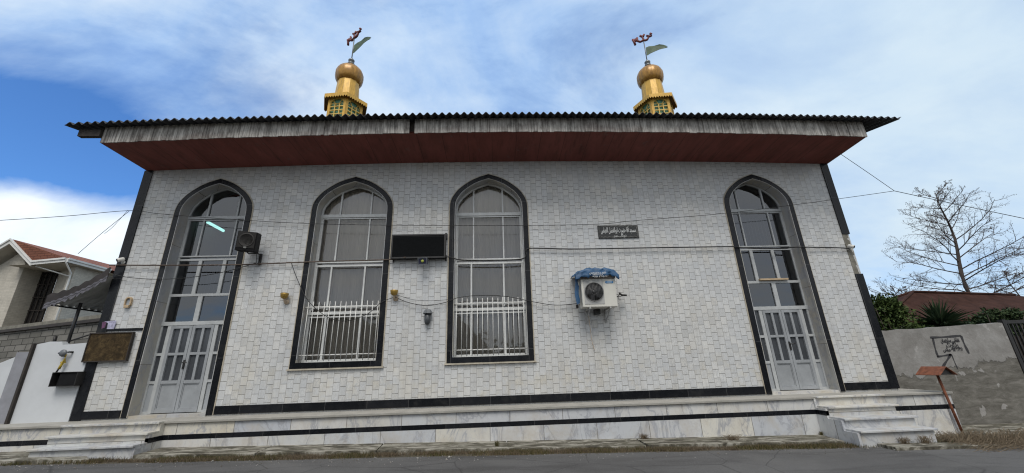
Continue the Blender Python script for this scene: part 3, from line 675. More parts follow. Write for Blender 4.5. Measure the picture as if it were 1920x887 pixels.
# paving slabs along the terrace foot: one strip, cut into long slabs
s = MB(); x = -6.68; random.seed(5); brk = [-6.68, -4.5, -2.3, .2, 2.9, 5.0, 6.92]
for a, b in zip(brk, brk[1:]):
    dz = random.uniform(-.008, .008); sk = random.uniform(-.05, .05)
    s.add([(a+.012+sk, 8.20, gz(a)+dz), (b-.012+sk, 8.22, gz(b)+dz-.006), (b-.012, PY+.02, gz(b)+.012), (a+.012, PY+.02, gz(a)+.012),
           (a+.012+sk, 8.20, gz(a)-.14), (b-.012+sk, 8.22, gz(b)-.14), (b-.012, PY+.02, gz(b)-.14), (a+.012, PY+.02, gz(a)-.14)],
          [(0,1,2,3), (4,7,6,5), (0,4,5,1), (1,5,6,2), (2,6,7,3), (3,7,4,0)])
for a, b, y0, y1, dz in ((7.25, 9.35, 7.56, 7.93, .0), (8.55, 11.4, 8.25, 9.98, -.02), (11.42, 16, 8.5, 9.98, -.02), (-10.6, -7.25, 7.98, 8.26, .0), (-16, -8.62, 8.3, PY+.01, .0)):
    s.add([(a, y0, gz(a)+dz), (b, y0+.06, gz(b)+dz-.01), (b-.25*(b < 10), y1, gz(b)+dz), (a, y1, gz(a)+dz), (a, y0, gz(a)-.14), (b, y0+.06, gz(b)-.14), (b-.25*(b < 10), y1, gz(b)-.14), (a, y1, gz(a)-.14)],
          [(0,1,2,3), (4,7,6,5), (0,4,5,1), (1,5,6,2), (2,6,7,3), (3,7,4,0)])
tag(s.build('pavement', M['pave'], bevel=.008), kind='structure')

def blades(name, mat, n, area, hmin, hmax, wid, seed, kind='stuff', label=None, cat=None, lean=.6):
    random.seed(seed); s = MB()
    for _ in range(n):
        x, y = area(); z = gz(x)-.07; h = random.uniform(hmin, hmax); t = random.uniform(0, 6.28); l = h*random.uniform(.1, lean); dx, dy = math.cos(t)*l, math.sin(t)*l; wx, wy = -math.sin(t)*wid, math.cos(t)*wid
        s.add([(x-wx, y-wy, z), (x+wx, y+wy, z), (x+dx*.5+wx*.7, y+dy*.5+wy*.7, z+h*.65), (x+dx, y+dy, z+h), (x+dx*.5-wx*.7, y+dy*.5-wy*.7, z+h*.65)], [(0,1,2,3,4)])
    o = s.build(name, mat, recalc=False); tag(o, label, cat, kind=kind); return o
def verge():
    while True:
        x = random.uniform(-8.6, 12.5); y = random.gauss(8.06, .10)
        dens = .45+.55*math.sin(x*1.7+1)*math.sin(x*.63+2)+.3*math.sin(x*4.1)
        if random.random() < dens+.02+.35*math.sin(x*7.3)*math.sin(x*2.9+1) and 7.7 < y < 8.23 and not (7.2 < x < 9.2 and y > 7.5+.0 and y < 7.95): return x, y
blades('verge_grass', M['grass'], 15000, verge, .02, .075, .004, 21)
CL = [(random.Random(k).uniform(-7.5, 9.2), random.Random(k+99).uniform(7.93, 8.14), random.Random(k+7).uniform(.08, .5)) for k in range(46)]
def dryspot():
    c_ = random.choice(CL); return c_[0]+random.gauss(0, c_[2]), min(8.24, c_[1]+random.gauss(0, .05))
blades('dry_verge_grass', M['dry'], 16000, dryspot, .02, .075, .003, 22)
s = MB(); random.seed(4)
for _ in range(900):
    x = random.uniform(-9, 13); y = 7.9-abs(random.gauss(0, .28)); r = random.uniform(.004, .014)*(1 if random.random() < .93 else 2.2); z = gz(x)-.052; t = random.uniform(0, 3)
    s.add([(x+r*math.cos(t), y+r*math.sin(t), z), (x+r*math.cos(t+2), y+r*math.sin(t+2), z+r*.4), (x+r*math.cos(t+4), y+r*math.sin(t+4), z), (x, y, z+r*.8)], [(0,1,3), (1,2,3), (2,0,3)])
tag(s.build('gravel_litter', M['litter'], recalc=False), kind='stuff')
def weed(x, y, z, n, h, sp, seed, label, mat='dry'):
    random.seed(seed); s = MB()
    for _ in range(n):
        t = random.uniform(0, 6.28); l = sp*random.uniform(.3, 1); hh = h*random.uniform(.4, 1)
        p = Vector((x+random.gauss(0, sp*.3), y+random.gauss(0, sp*.15), z)); q = p+Vector((math.cos(t)*l*.5, math.sin(t)*l*.3, hh*.8)); r = p+Vector((math.cos(t)*l, math.sin(t)*l*.5, hh*random.uniform(.5, 1)))
        s.tube([p, q, r], .003, 3, .0015, cap=False)
    tag(s.build('dry_weed', M[mat], recalc=False), label, 'weed', 'dry weeds along the terrace foot')
weed(7.75, 7.86, gz(7.75), 90, .14, .13, 1, 'dry weed clump growing against the bottom marble step on the right')
weed(8.15, 7.84, gz(8.15), 90, .16, .16, 12, 'larger dry weed clump by the right corner of the bottom marble step')
weed(3.05, 8.76, gz(3), 90, .13, .11, 2, 'dry weed on the paving below the air conditioner'); weed(0.0, 8.36, gz(0), 60, .12, .06, 3, 'green brown weed rising from the kerb below the right window', 'grass')
weed(4.75, 8.5, gz(4.7), 110, .12, .2, 4, 'spreading dry weed on the paving midway to the right steps'); weed(6.88, 8.80, gz(6.9), 70, .1, .05, 5, 'small dark weed at the corner where the terrace meets the right steps', 'grass')
s = MB(); random.seed(9)
for _ in range(2600):
    x = random.uniform(8.7, 12.6); y = random.gauss(7.95, .28); hh = .25*math.exp(-((y-7.95)/.3)**2)*random.random()
    t = random.uniform(-.6, .6)+random.choice((0, 3.14)); l = random.uniform(.15, .5); p = Vector((x, y, gz(x)-.06)); q = p+Vector((math.cos(t)*l*.5, math.sin(t)*l*.4, hh+.05)); r = p+Vector((math.cos(t)*l, math.sin(t)*l*.6, hh*.5))
    s.tube([p, q, r], .004, 3, .002, cap=False)
tag(s.build('dry_brush', M['dry'], recalc=False), kind='stuff')
s = MB(); random.seed(10)
for _ in range(2500):
    a = random.uniform(0, 1); x = 9.3+random.gauss(0, .8); y = 8.1+random.gauss(0, .12); z = gz(x)-.05+abs(random.gauss(0, .04)); r = .02
    t = random.uniform(0, 6); s.add([(x, y, z), (x+r*math.cos(t), y+r*math.sin(t), z+r*.5), (x+r*math.cos(t+1), y+r*math.sin(t+1), z+r)], [(0,1,2)])
tag(s.build('moss_clumps', M['shrub2'], recalc=False), kind='stuff')

# ------------------------------------------------------------------ things on the facade
def smooth(pts, k=6):
    P = [tuple(p) for p in pts]; return catmull(P, k) if len(P) > 2 else P
def cable(label, pix, r=.012, mat='cable', k=6, name='cable'):
    pts = [at(p[0], p[1], p[2] if len(p) > 2 else 9.42) for p in pix]
    return tag(MB().tube(smooth(pts, k), r, 6).build(name, M[mat], recalc=False), label, 'cable')
cable('thick black cable running from the left arched door across to the display panel', [(205,497),(300,497.5),(440,496.5),(600,490.5),(700,488),(738,486),(760,482.5,9.3)], .016, 'cable_rust')
cable('black cable sagging under the display panel and across the right window top transom', [(790,484.5,9.3),(838,481.5,9.38),(862,487),(920,488),(975,486),(986,479),(988,467),(1010,465.5),(1080,467),(1200,465),(1370,462.5),(1384,464),(1420,466,9.6),(1470,466,9.6),(1490,463.5),(1540,464),(1580,465),(1594,467)], .016)
cable('thin cable looping below the thick one from the left corner to the speaker', [(212,514),(240,520),(290,523.5),(350,521),(410,512),(450,502),(480,493)], .008)
cable('thin drooping cable crossing the grille of the window left of the display panel', [(546,492),(556,520),(575,560),(600,585),(625,599),(655,601),(690,588),(715,567),(737,558)], .008)
cable('sagging cable between the right wall sconce and the air conditioner across the right window', [(741,557),(765,567),(800,573),(835,567),(860,558),(900,554),(950,556),(1000,566),(1040,572),(1075,570),(1093,566,9.2)], .0085)
cable('thinner short wire from the right sconce toward the window right of the display', [(744,553),(775,562),(810,564),(850,561)], .005)
cable('long thin overhead wire crossing the whole facade above the name plaque', [(-30,415,8.6),(120,405.5,8.9),(243,395,9.3),(300,401),(430,411),(600,420),(850,423),(1100,421),(1200,413),(1350,401,9.3),(1490,384,9.2),(1600,369,8.9),(1677,358,8.6)], .0065)
cable('overhead wire running from the junction over the bare tree to the right edge', [(1677,358,8.6),(1760,376,8.4),(1850,395,8.2),(1960,418,8)], .0075)
cable('overhead wire from the roof corner down to the junction over the right wall', [(1575,288,8.5),(1625,322,8.55),(1677,358,8.6)], .0065)
cable('faint wire climbing from the neighbouring roof to the left corner of the mosque', [(146,476,9.1),(190,438,9.15),(242,396,9.3)], .005)
cable('short loose wire tail hanging at the left corner', [(240,394,9.3),(212,425,9.2),(196,438,9.2)], .004)

# name plaque
def text(body, size, c, mat, name, parent, y, ext=.002, ax=Vector((1,0,0)), w=None):
    cu = bpy.data.curves.new('lettering', 'FONT'); cu.body = body; cu.size = size; cu.align_x = 'CENTER'; cu.align_y = 'CENTER'; cu.extrude = ext; cu.resolution_u = 3; cu.offset = .006*size/.15 if mat == 'spray' else 0
    t = bpy.data.objects.new('lettering', cu); C.objects.link(t); bpy.context.view_layer.update()
    me = bpy.data.meshes.new_from_object(t.evaluated_get(bpy.context.evaluated_depsgraph_get())); bpy.data.objects.remove(t)
    if not me.vertices: return None
    xs_ = [v.co.x for v in me.vertices]; sc = (w/(max(xs_)-min(xs_))) if w else 1
    L = LOC.get(parent.name, Vector()) if parent else Vector()
    for v in me.vertices: v.co = Vector((c[0]+v.co.x*sc*ax.x, y-v.co.z+v.co.x*sc*ax.y, c[1]+v.co.y)) - L
    me.materials.clear(); me.materials.append(M[mat]); o = bpy.data.objects.new(name, me); C.objects.link(o); o.parent = parent; LOC[o.name] = L; return o
px0, px1, pz0, pz1 = 2.755, 3.835, 4.65, 5.005
pl = tag(empty('name_plaque', (3.3, 9.47, 4.83)), 'black engraved name plaque with a silver scroll border high on the tiles', 'plaque')
MB().box(px0, px1, 9.468, 9.51, pz0, pz1).build('slab', M['plaque'], pl, bevel=.004)
b = MB(); yb = 9.464
def wave(p, q, n=9, amp=.009):
    p, q = Vector(p), Vector(q); d = (q-p); nn = Vector((-d.z, 0, d.x)).normalized(); return [p+d*(i/(n*4))+nn*amp*math.sin(i*math.pi/2) for i in range(n*4+1)]
for o_ in (.022, .045):
    a_ = (px0+o_, yb, pz0+o_*.8); b_ = (px1-o_, yb, pz0+o_*.8); c_ = (px1-o_, yb, pz1-o_*.8); d_ = (px0+o_, yb, pz1-o_*.8)
    b.tube(wave(a_, b_), .0055, 4); b.tube(wave(c_, d_), .0055, 4); b.tube(wave(b_, c_, 3), .006, 4); b.tube(wave(d_, a_, 3), .006, 4)
b.build('scroll_border', M['silver'], pl)
T1 = "\ufeb1\ufe8e\ufe92\ufecc\ufedf\ufe8d \ufede\ufec0\ufed4\ufedf\ufe8d\ufeee\ufe91\ufe8d \ufe95\ufeae\ufec0\ufea3 \ufe8e\ufed7\ufe81 \ufeaa\ufea0\ufeb4\ufee3"
T2 = "\ufeae\ufeb4\u0640\u0640\u0640\u0640\ufee0\ufb94\ufeed\ufea9"
text(T1, .20, ((px0+px1)/2, 4.865), 'white', 'inscription', pl, 9.465, .003, w=.93); text(T2, .115, ((px0+px1)/2+.03, 4.715), 'white', 'inscription', pl, 9.465, .003, w=.34)

# LED display panel
a_ = at(735,440,9.32); b_ = at(836,438,9.32); c_ = at(836,483,9.32); x0, x1, z0, z1 = a_.x, b_.x, c_.z, a_.z
lp = tag(empty('display_panel', ((x0+x1)/2, 9.4, z0)), 'wide black switched off display panel between the two arched windows', 'display')
MB().box(x0, x1, 9.325, 9.46, z0, z1).build('casing', M['black'], lp, bevel=.006)
MB().ring([(x0,z0),(x0,z1),(x1,z1),(x1,z0),(x0,z0)], [(x0+.035,z0+.035),(x0+.035,z1-.035),(x1-.035,z1-.035),(x1-.035,z0+.035),(x0+.035,z0+.035)], 9.31, 9.326).build('bezel', M['blackmetal'], lp)
m_ = MB()
for i in range(int((z1-z0-.09)/.02)): m_.box(x0+.04, x1-.04, 9.318, 9.324, z0+.045+i*.02, z0+.057+i*.02)
m_.build('led_matrix', simple('dark_led_matrix', (.008,.009,.010), .8, 0, .2, 30, spec=.1), lp)
for q_ in ((x1-.03, x1+.02, 9.40, 9.5, z1-.1, z1+.05), (x1-.02, x1+.02, 9.462, 9.5, z0-.04, z0+.1), (x0+.02, x0+.05, 9.462, 9.5, z0-.05, z0+.05)): MB().box(*q_).build('bracket', M['blackmetal'], lp)

def basis(yaw, pitch):         # local x right, y forward (towards the wall), z up
    m = Matrix.Rotation(yaw, 3, 'Z') @ Matrix.Rotation(pitch, 3, 'X'); return m @ Vector((1,0,0)), m @ Vector((0,1,0)), m @ Vector((0,0,1)), m
# floodlight under the panel
c = at(793, 489.5, 9.25); ax, ay, az, mm = basis(R(-6), R(14))
fl = tag(empty('floodlight', c), 'small square floodlight with a round yellow chip hanging under the display panel', 'floodlight')
MB().obox(c, ax, ay, az, .115, .035, .082).build('housing', M['navy'], fl, bevel=.008)
q = MB(); q.ring([(-.118,-.085),(-.118,.085),(.118,.085),(.118,-.085),(-.118,-.085)], [(-.1,-.068),(-.1,.068),(.1,.068),(.1,-.068),(-.1,-.068)], -.045, -.034); q.v = [tuple(c+ax*x+ay*y+az*z) for x, y, z in q.v]; q.build('rim', M['grey'], fl)
MB().lathe([(.034,0),(.034,.008),(.026,.012)], c-ay*.036, 18, ax=Matrix((ax, az, -ay)).transposed()).build('led_chip', M['led'], fl)
for sg in (1, -1): MB().tube([c+ax*.12*sg, c+ax*.12*sg+ay*.12+az*.06, Vector((c.x+.12*sg, 9.5, c.z+.12))], .008, 5).build('bracket', M['blackmetal'], fl)
# loudspeaker
c = at(466, 454, 9.12); ax, ay, az, mm = basis(R(14), R(8)); ax, az = (ax+az*-.05).normalized(), (az+ax*.05).normalized()
sp = tag(empty('loudspeaker', c), 'black box loudspeaker on a bracket beside the left arched door', 'loudspeaker')
MB().obox(c, ax, ay, az, .205, .15, .235).build('cabinet', M['black'], sp, bevel=.012)
q = MB(); q.obox(c-ay*.152+az*.03, ax, ay, az, .185, .008, .19); q.build('grille', simple('speaker_mesh', (.014,.013,.012), .8, 0, .5, 60), sp)
rot = Matrix((ax, az, -ay)).transposed()
MB().lathe([(.135,0),(.15,.012),(.165,.004),(.165,-.01)], c-ay*.160+az*.03, 28, ax=rot).build('cone', simple('cone_ring', (.022,.020,.018), .6, 0, .3, 30), sp)
MB().obox(c-ay*.163-az*.15, ax, ay, az, .03, .003, .022).build('badge', M['silver'], sp)
q = MB(); w_ = at(488, 492, 9.5); q.tube([c-az*.235, c-az*.28+ax*.05, Vector((c.x+.16, 9.3, c.z-.24)), Vector((w_.x, 9.44, w_.z+.18)), Vector((w_.x, 9.46, w_.z))], .017, 6); q.obox(Vector((w_.x, 9.475, w_.z+.07)), Vector((1,0,0)), Vector((0,1,0)), Vector((0,0,1)), .025, .025, .14)
q.tube([Vector((c.x+.14, 9.28, c.z-.26)), Vector((c.x+.13, 9.36, c.z-.45)), Vector((c.x+.15, 9.44, c.z-.5))], .006, 5); q.build('bracket', M['blackmetal'], sp)
# cameras
for px, py, sg, lab in ((226,487,-1,'small white security camera on the black strip at the left corner of the mosque'), (1596,462,1,'small white security camera on the bare mortar at the right corner of the mosque')):
    c = at(px, py, 9.40); cm = tag(empty('security_camera', c), lab, 'camera', 'security cameras at the facade corners')
    dv = Vector((sg*.45, -.75, -.45)).normalized(); sd = dv.cross(Vector((0,0,1))).normalized(); uu = sd.cross(dv); rot = Matrix((sd, uu, dv)).transposed()
    MB().lathe([(.04,-.07),(.048,-.055),(.048,.055),(.044,.065)], c, 16, ax=rot).build('casing', M['camwhite'], cm)
    MB().lathe([(.037,0),(.037,.006),(.018,.012)], c+dv*.063, 16, ax=rot).build('lens', M['black'], cm)
    q = MB(); q.tube([c-dv*.04, Vector((c.x-sg*.02, 9.44, c.z-.05)), Vector((c.x-sg*.02, 9.48, c.z-.05))], .016, 6); q.lathe([(.045,0),(.045,.02)], (c.x-sg*.02, 9.475, c.z-.05), 14, ax=Matrix.Rotation(R(90), 3, 'X')); q.build('mount', M['camwhite'], cm)
# sconces
for px, lab in ((533,'tarnished brass cup sconce on the tiles left of the grilled windows'), (739,'tarnished brass cup sconce on the tiles between the two windows')):
    c = at(px, 556, 9.38) if px == 533 else at(739, 550, 9.38); sc = tag(empty('wall_sconce', c), lab, 'wall lamp', 'brass wall sconces')
    MB().lathe([(.015,-.055),(.055,-.045),(.082,-.005),(.09,.05),(.092,.075),(.086,.075),(.07,.0)], c, 20).build('shade', M['brass'], sc)
    q = MB().lathe([(.06,0),(.065,.015),(.045,.03),(.02,.05)], (c.x+.02, 9.495, c.z-.11), 18, ax=Matrix.Rotation(R(90), 3, 'X')); q.tube([(c.x+.02, 9.46, c.z-.11), (c.x+.01, 9.40, c.z-.115), (c.x, 9.38, c.z-.05)], .018, 8); q.build('wall_plate', M['beige'], sc)
# oval bulkhead light
c = at(240, 568, 9.47); bl = tag(empty('bulkhead_light', c), 'empty oval brass wall light frame on the tiles at the far left', 'wall lamp')
def stad(r, h, n=10, f=1): return [(c.x+r*math.cos(t), c.z+h+r*math.sin(t)*1.1) for t in [math.pi*i/n for i in range(n+1)]] + [(c.x-r, c.z-h), (c.x+r, c.z-h)]
A_ = stad(.075, .06); B_ = stad(.052, .055); MB().ring(A_+[A_[0]], B_+[B_[0]], 9.45, 9.50).build('frame', M['rawwood'], bl)
MB().prism([(x, 9.485, z) for x, z in B_], (0,.012,0)).build('back_plate', M['panel'], bl); MB().box(c.x-.052, c.x+.052, 9.44, 9.487, c.z-.115, c.z-.062).build('lower_guard', M['rawwood'], bl)
# grey lantern
c = at(802, 583, 9.42); la = tag(empty('wall_lantern', c), 'grey hooded cylindrical wall lantern below the display panel', 'wall lamp')
MB().lathe([(.095,-.02),(.118,-.055),(.095,.0),(.06,.045),(.02,.055)][::1], c+Vector((0,0,-.01)), 8, False).build('hood', M['grey'], la)
MB().lathe([(.02,-.33),(.05,-.31),(.068,-.27),(.074,-.22),(.074,-.03)], c, 18).build('body', simple('smoked_lantern_body', (.055,.06,.066), .3, 0, .3, 12), la)
MB().box(c.x-.04, c.x+.04, 9.46, 9.5, c.z-.12, c.z-.02).build('wall_mount', M['grey'], la)
# mouldy board at lower left
bx0, bx1, bz0, bz1 = -9.24, -8.29, 1.925, 2.565
bo = tag(empty('notice_board', (-8.77, 9.45, 1.92)), 'mouldy brown notice board hung over the corner strip left of the door', 'notice board')
MB().box(bx0+.02, bx1-.02, 9.425, 9.47, bz0+.02, bz1-.02).build('panel', M['board'], bo); MB().ring([(bx0,bz0),(bx0,bz1),(bx1,bz1),(bx1,bz0),(bx0,bz0)], [(bx0+.018,bz0+.022),(bx0+.018,bz1-.022),(bx1-.018,bz1-.022),(bx1-.018,bz0+.022),(bx0+.018,bz0+.022)], 9.41, 9.474).build('frame', M['beam'], bo)
MB().box(X0+.192, -8.16, FY-.02, FY+.02, 2.6, 2.655).build('cross_band', M['granite'], mosque)
# poster
s = MB(); pc = [at(192,603,9.475), at(218,601,9.455), at(216,610,9.475), at(213,617,9.48), at(190,617,9.48)]; po = tag(s.prism(pc, (0,.004,0)).build('poster', M['paper']), 'small torn violet and white paper poster above the mouldy board', 'poster')
s = MB(); s.prism([at(192,604,9.472), at(200,603,9.472), at(197,614,9.474), at(190.5,616.5,9.474)], (0,-.003,0)); s.build('print', M['paperdark'], po)
LOC['poster'] = Vector()

# air conditioner
ay0, ay1 = 9.0, 9.32; a_ = at(1088,523,ay0); b_ = at(1154,522.5,ay0); c_ = at(1158,574,ay0); d_ = at(1094,577,ay0); x0, x1, z0, z1 = (a_.x+d_.x)/2, (b_.x+c_.x)/2, (c_.z+d_.z)/2, (a_.z+b_.z)/2
ac = tag(empty('air_conditioner', ((x0+x1)/2, 9.2, z0)), 'white outdoor air conditioner unit on wall brackets with a blue badge', 'air conditioner')
MB().box(x0, x1, ay0, ay1, z0, z1).build('casing', M['acbody'], ac, bevel=.015)
W_ = x1-x0; H_ = z1-z0; fcx = x0+W_*.35; fcz = z0+H_*.53; fr_ = W_*.262
q = MB().box(fcx-W_*.285, fcx+W_*.285, ay0-.008, ay0+.01, z0+H_*.10, z0+H_*.95); q.build('shroud', M['acgrey'], ac, bevel=.005)
rx = Matrix.Rotation(R(90), 3, 'X'); MB().lathe([(fr_, 0), (fr_, .006)], (fcx, ay0-.008, fcz), 36, ax=rx).build('fan_opening', M['blackmetal'], ac)
q = MB()
for k in range(5):
    t = k*1.2566+.3; u = Vector((math.cos(t), 0, math.sin(t))); v = Vector((-math.sin(t), 0, math.cos(t))); o_ = Vector((fcx, ay0-.016, fcz)); q.poly([o_+u*.04, o_+u*fr_*.55-v*.02, o_+u*fr_*.92+v*.02, o_+u*fr_*.85+v*.13, o_+u*.3*fr_+v*.06])
q.lathe([(.05, 0), (.045, .008)], (fcx, ay0-.014, fcz), 16, ax=rx); q.build('fan_blades', simple('dark_fan', (.014,.014,.015), .4, 0, .2, 5), ac, recalc=False)
q = MB()
for k in range(-6, 7):
    xx = fcx+k*fr_/6.6; h = math.sqrt(max(0, fr_**2-(xx-fcx)**2)); q.tube([(xx, ay0-.03, fcz-h), (xx, ay0-.034, fcz+h)], .0035, 4)
for rr in (.3, 1.0): q.tube([(fcx+fr_*rr*math.cos(t), ay0-.034, fcz+fr_*rr*math.sin(t)) for t in [i*.2618 for i in range(25)]], .004 if rr < 1 else .009, 4)
q.build('fan_guard', simple('guard_wire', (.09,.09,.09), .4, 0, .2, 5), ac)
bc = (x0+W_*.82, z1-H_*.13); s = MB(); s.prism([(bc[0]+sx*W_*.085+.028*math.cos(t), ay0-.006, bc[1]+.028*math.sin(t)) for sx, ts in ((1, (-90,-45,0,45,90)), (-1, (90,135,180,225,270))) for t in map(R, ts)], (0,.008,0)); s.build('badge', M['blue'], ac)
s = MB()
for k in range(9): s.box(bc[0]-W_*.075+k*W_*.017, bc[0]-W_*.075+k*W_*.017+.007, ay0-.009, ay0-.006, bc[1]-.010, bc[1]+.010)
s.build('badge_lettering', M['white'], ac)
for xx in (x0+W_*.2, x1-W_*.22):
    q = MB(); q.box(xx-.018, xx+.018, 8.98, 9.5, z0-.035, z0-.004); q.box(xx-.018, xx+.018, 9.46, 9.5, z0-.32, z0); q.prism([(xx-.003, 9.02, z0-.035), (xx-.003, 9.46, z0-.30), (xx-.003, 9.46, z0-.25), (xx-.003, 9.10, z0-.035)], (.006,0,0)); q.build('bracket', M['acgrey'], ac)
q = MB().box(x0+W_*.42, x0+W_*.58, 9.3, 9.46, z0-.13, z0-.01); q.build('junction_box', M['blackmetal'], ac)
cable('thin drain hose hanging under the air conditioner down the tiles', [(1103,588,9.35),(1106,610,9.42),(1110,640,9.45),(1115,657,9.46)], .007, 'beige', name='drain_hose')
# tarpaulin over the unit
tp = tag(empty('tarpaulin', ((x0+x1)/2, 9.2, z1)), 'crumpled blue tarpaulin with pale lettering draped over the air conditioner', 'tarpaulin')
s = MB(); nx, ny = 36, 9; vs = []; random.seed(2)
for j in range(ny+1):
    for i in range(nx+1):
        u = i/nx; v = j/ny; x = x0-.14+(W_+.22)*u
        topz = z1+.27-.17*abs(2*u-1)**3.2
        if v < .5: y = 9.46-(.5-.0)*v*1.05; z = topz+.03*math.sin(v*6)
        else: y = 9.46-.525-.05*(v-.5); z = topz+.004-(v-.5)*.42*(1-.2*math.cos(u*7)) 
        cr = .014*math.sin(u*31+v*9)+.012*math.sin(u*13-v*17)+.008*math.sin(u*57+v*23)
        hem = .018*(1 if (i % 4) < 2 else -1) if j == ny else 0
        vs.append((x, y+cr*.6, z+cr+hem))
s.add(vs, [(j*(nx+1)+i, j*(nx+1)+i+1, (j+1)*(nx+1)+i+1, (j+1)*(nx+1)+i) for j in range(ny) for i in range(nx)], True); o = s.build('sheet', M['tarp'], tp, recalc=False)
so = o.modifiers.new('thickness', 'SOLIDIFY'); so.thickness = .006
s = MB(); lx = x0-.13
s.add([(lx-.01+.02*math.sin(k), 9.05+.0*k, z1+.14-k*.105) for k in range(8)]+[(lx+.07+.014*math.cos(k*2), 9.03, z1+.13-k*.1) for k in range(8)]+[(lx+.05, 9.22, z1+.13-k*.1) for k in range(8)], [(k, k+1, 9+k, 8+k) for k in range(7)]+[(8+k, 9+k, 17+k, 16+k) for k in range(7)], True)
s.build('hanging_flap', M['tarp'], tp, recalc=False); MB().box(lx-.02, lx+.03, 9.02, 9.07, z1-.68, z1-.60).build('tie', M['black'], tp)
s = MB(); s.add([(x0-.05+i*(W_+.06)/12, 8.985+.01*math.sin(i*2.2), z1+.07+.03*math.sin(i*1.9)) for i in range(13)]+[(x0-.05+i*(W_+.06)/12, 8.99, z1-.005) for i in range(13)], [(i, i+1, 14+i, 13+i) for i in range(12)], True); s.build('lining', M['tarpin'], tp, recalc=False)
for zz, hh, ww, tx in ((.135, .1, .40, "\ufeb2\ufbfe\ufeed\ufeae\ufeb3 \ufeed \ufe90\ufebc\ufee7"), (.075, .055, .26, "\u06f0\u06f9\u06f1\u06f1\u06f3\u06f3\u06f2"), (.03, .055, .30, "\u06f0\u06f9\u06f1\u06f1\u06f8\u06f4\u06f6\u06f5")):
    text(tx, hh, ((x0+x1)/2-.02, z1+zz+.0), 'white', 'lettering', tp, 8.885, .002, w=ww)
# slim floodlight beside the air conditioner
c = at(1168, 552, 9.28); f2 = tag(empty('floodlight', c), 'slim black floodlight tilted on its bracket right of the air conditioner', 'floodlight'); ax, ay, az, mm = basis(R(25), R(-52))
MB().obox(c, ax, ay, az, .085, .02, .055).build('housing', M['blackmetal'], f2, bevel=.006)
MB().obox(c-ay*.021, ax, ay, az, .066, .003, .038).build('lens', M['acgrey'], f2)
q = MB(); q.tube([c-ax*.09, c-ax*.10+Vector((0,.1,-.02)), Vector((c.x-.1, 9.5, c.z-.02))], .008, 5); q.tube([c+ax*.09, c+ax*.02+Vector((0,.12,-.02)), Vector((c.x-.07, 9.5, c.z-.02))], .008, 5); q.tube([c-ax*.05, Vector((c.x-.17, 9.4, c.z+.02)), Vector((c.x-.18, 9.42, c.z+.16))], .006, 5); q.build('bracket', M['blackmetal'], f2)

# ------------------------------------------------------------------ left side
ww = tag(empty('white_wall', (-9.8, 9.5, .7)), 'white painted wall with a dark meter box next to the left corner of the mosque', 'wall')
MB().prism([(-10.36,9.46,.6), (X0-.03,9.46,.6), (X0-.03,9.46,2.36), (-9.80,9.46,2.32), (-9.83,9.46,2.395), (-10.10,9.46,2.40), (-10.36,9.46,2.345)], (0,.16,0)).build('wall', M['whitewall'], ww)
q = MB(); q.box(-10.41, -10.362, 9.40, 9.60, .6, 2.36); q.build('dark_post', M['beam'], ww)
mb = MB(); a_, b_, c_, d_ = at(95,703,9.3), at(149,692,9.3), at(138,723,9.3), at(92,726,9.3)
bx = (a_.x+d_.x)/2, (b_.x+c_.x)/2, (c_.z+d_.z)/2, (a_.z+b_.z)/2
mt = tag(empty('meter_box', (bx[0], 9.3, bx[2])), 'open black metal meter box mounted on the white wall', 'box')
for q_ in ((bx[0], bx[1], 9.30, 9.47, bx[2], bx[2]+.012), (bx[0], bx[1], 9.30, 9.47, bx[3]-.012, bx[3]), (bx[0], bx[0]+.012, 9.30, 9.47, bx[2]+.012, bx[3]-.012), (bx[1]-.012, bx[1], 9.30, 9.47, bx[2]+.012, bx[3]-.012), (bx[0]+.012, bx[1]-.012, 9.44, 9.455, bx[2]+.012, bx[3]-.012)): mb.box(*q_)
mb.build('case', M['blackmetal'], mt); MB().box(bx[0]+.14, bx[1]-.02, 9.33, 9.44, bx[2]+.02, bx[3]-.03).build('meter', M['black'], mt)
c = at(120, 662, 9.38); gs = tag(empty('gas_regulator', c), 'grey gas regulator with a yellow painted pipe on the white wall', 'gas regulator')
q = MB(); q.lathe([(.03,0),(.075,.012),(.075,.03),(.03,.05)], c+Vector((0,-.0,0)), 16, ax=rx); q.tube([c+Vector((-.11,0,.0)), c+Vector((.11,0,.02))], .022, 8); q.tube([c, c+Vector((0,.0,-.08))], .03, 8); q.build('regulator', M['grey'], gs)
q = MB(); q.tube([c+Vector((.05,.0,-.03)), c+Vector((.06,0,-.16)), c+Vector((.02,0,-.26)), c+Vector((.0,0,-.34))], .024, 8); q.tube([c+Vector((-.02,.02,-.2)), c+Vector((.07,.02,-.2))], .02, 6); q.build('yellow_pipe', M['yellow'], gs)
q = MB(); q.tube([c+Vector((0,0,-.32)), c+Vector((-.03,0,-.40)), c+Vector((-.01,.02,-.48)), c+Vector((.03,.1,-.40))], .018, 8); q.tube([c+Vector((.09,0,.02)), c+Vector((.11,.1,.02))], .02, 6); q.build('hose', M['black'], gs)
gp = tag(empty('grey_pier', (-10.6, 9.5, .7)), 'grey painted pier with a sloping white wing wall at the far left edge', 'wall')
MB().prism([(-10.86,9.50,.6), (-10.412,9.50,.6), (-10.412,9.50,2.20), (-10.62,9.50,2.24)], (0,.2,0)).build('pier', M['greywall'], gp) if False else MB().box(-10.80, -10.415, 9.52, 9.75, .6, 2.19).build('pier', M['greywall'], gp)
MB().prism([(-13.0,9.58,.6), (-10.805,9.58,.6), (-10.805,9.58,2.12), (-11.4,9.58,1.86), (-13.0,9.58,1.5)], (0,.14,0)).build('wing_wall', M['whitewall'], gp)
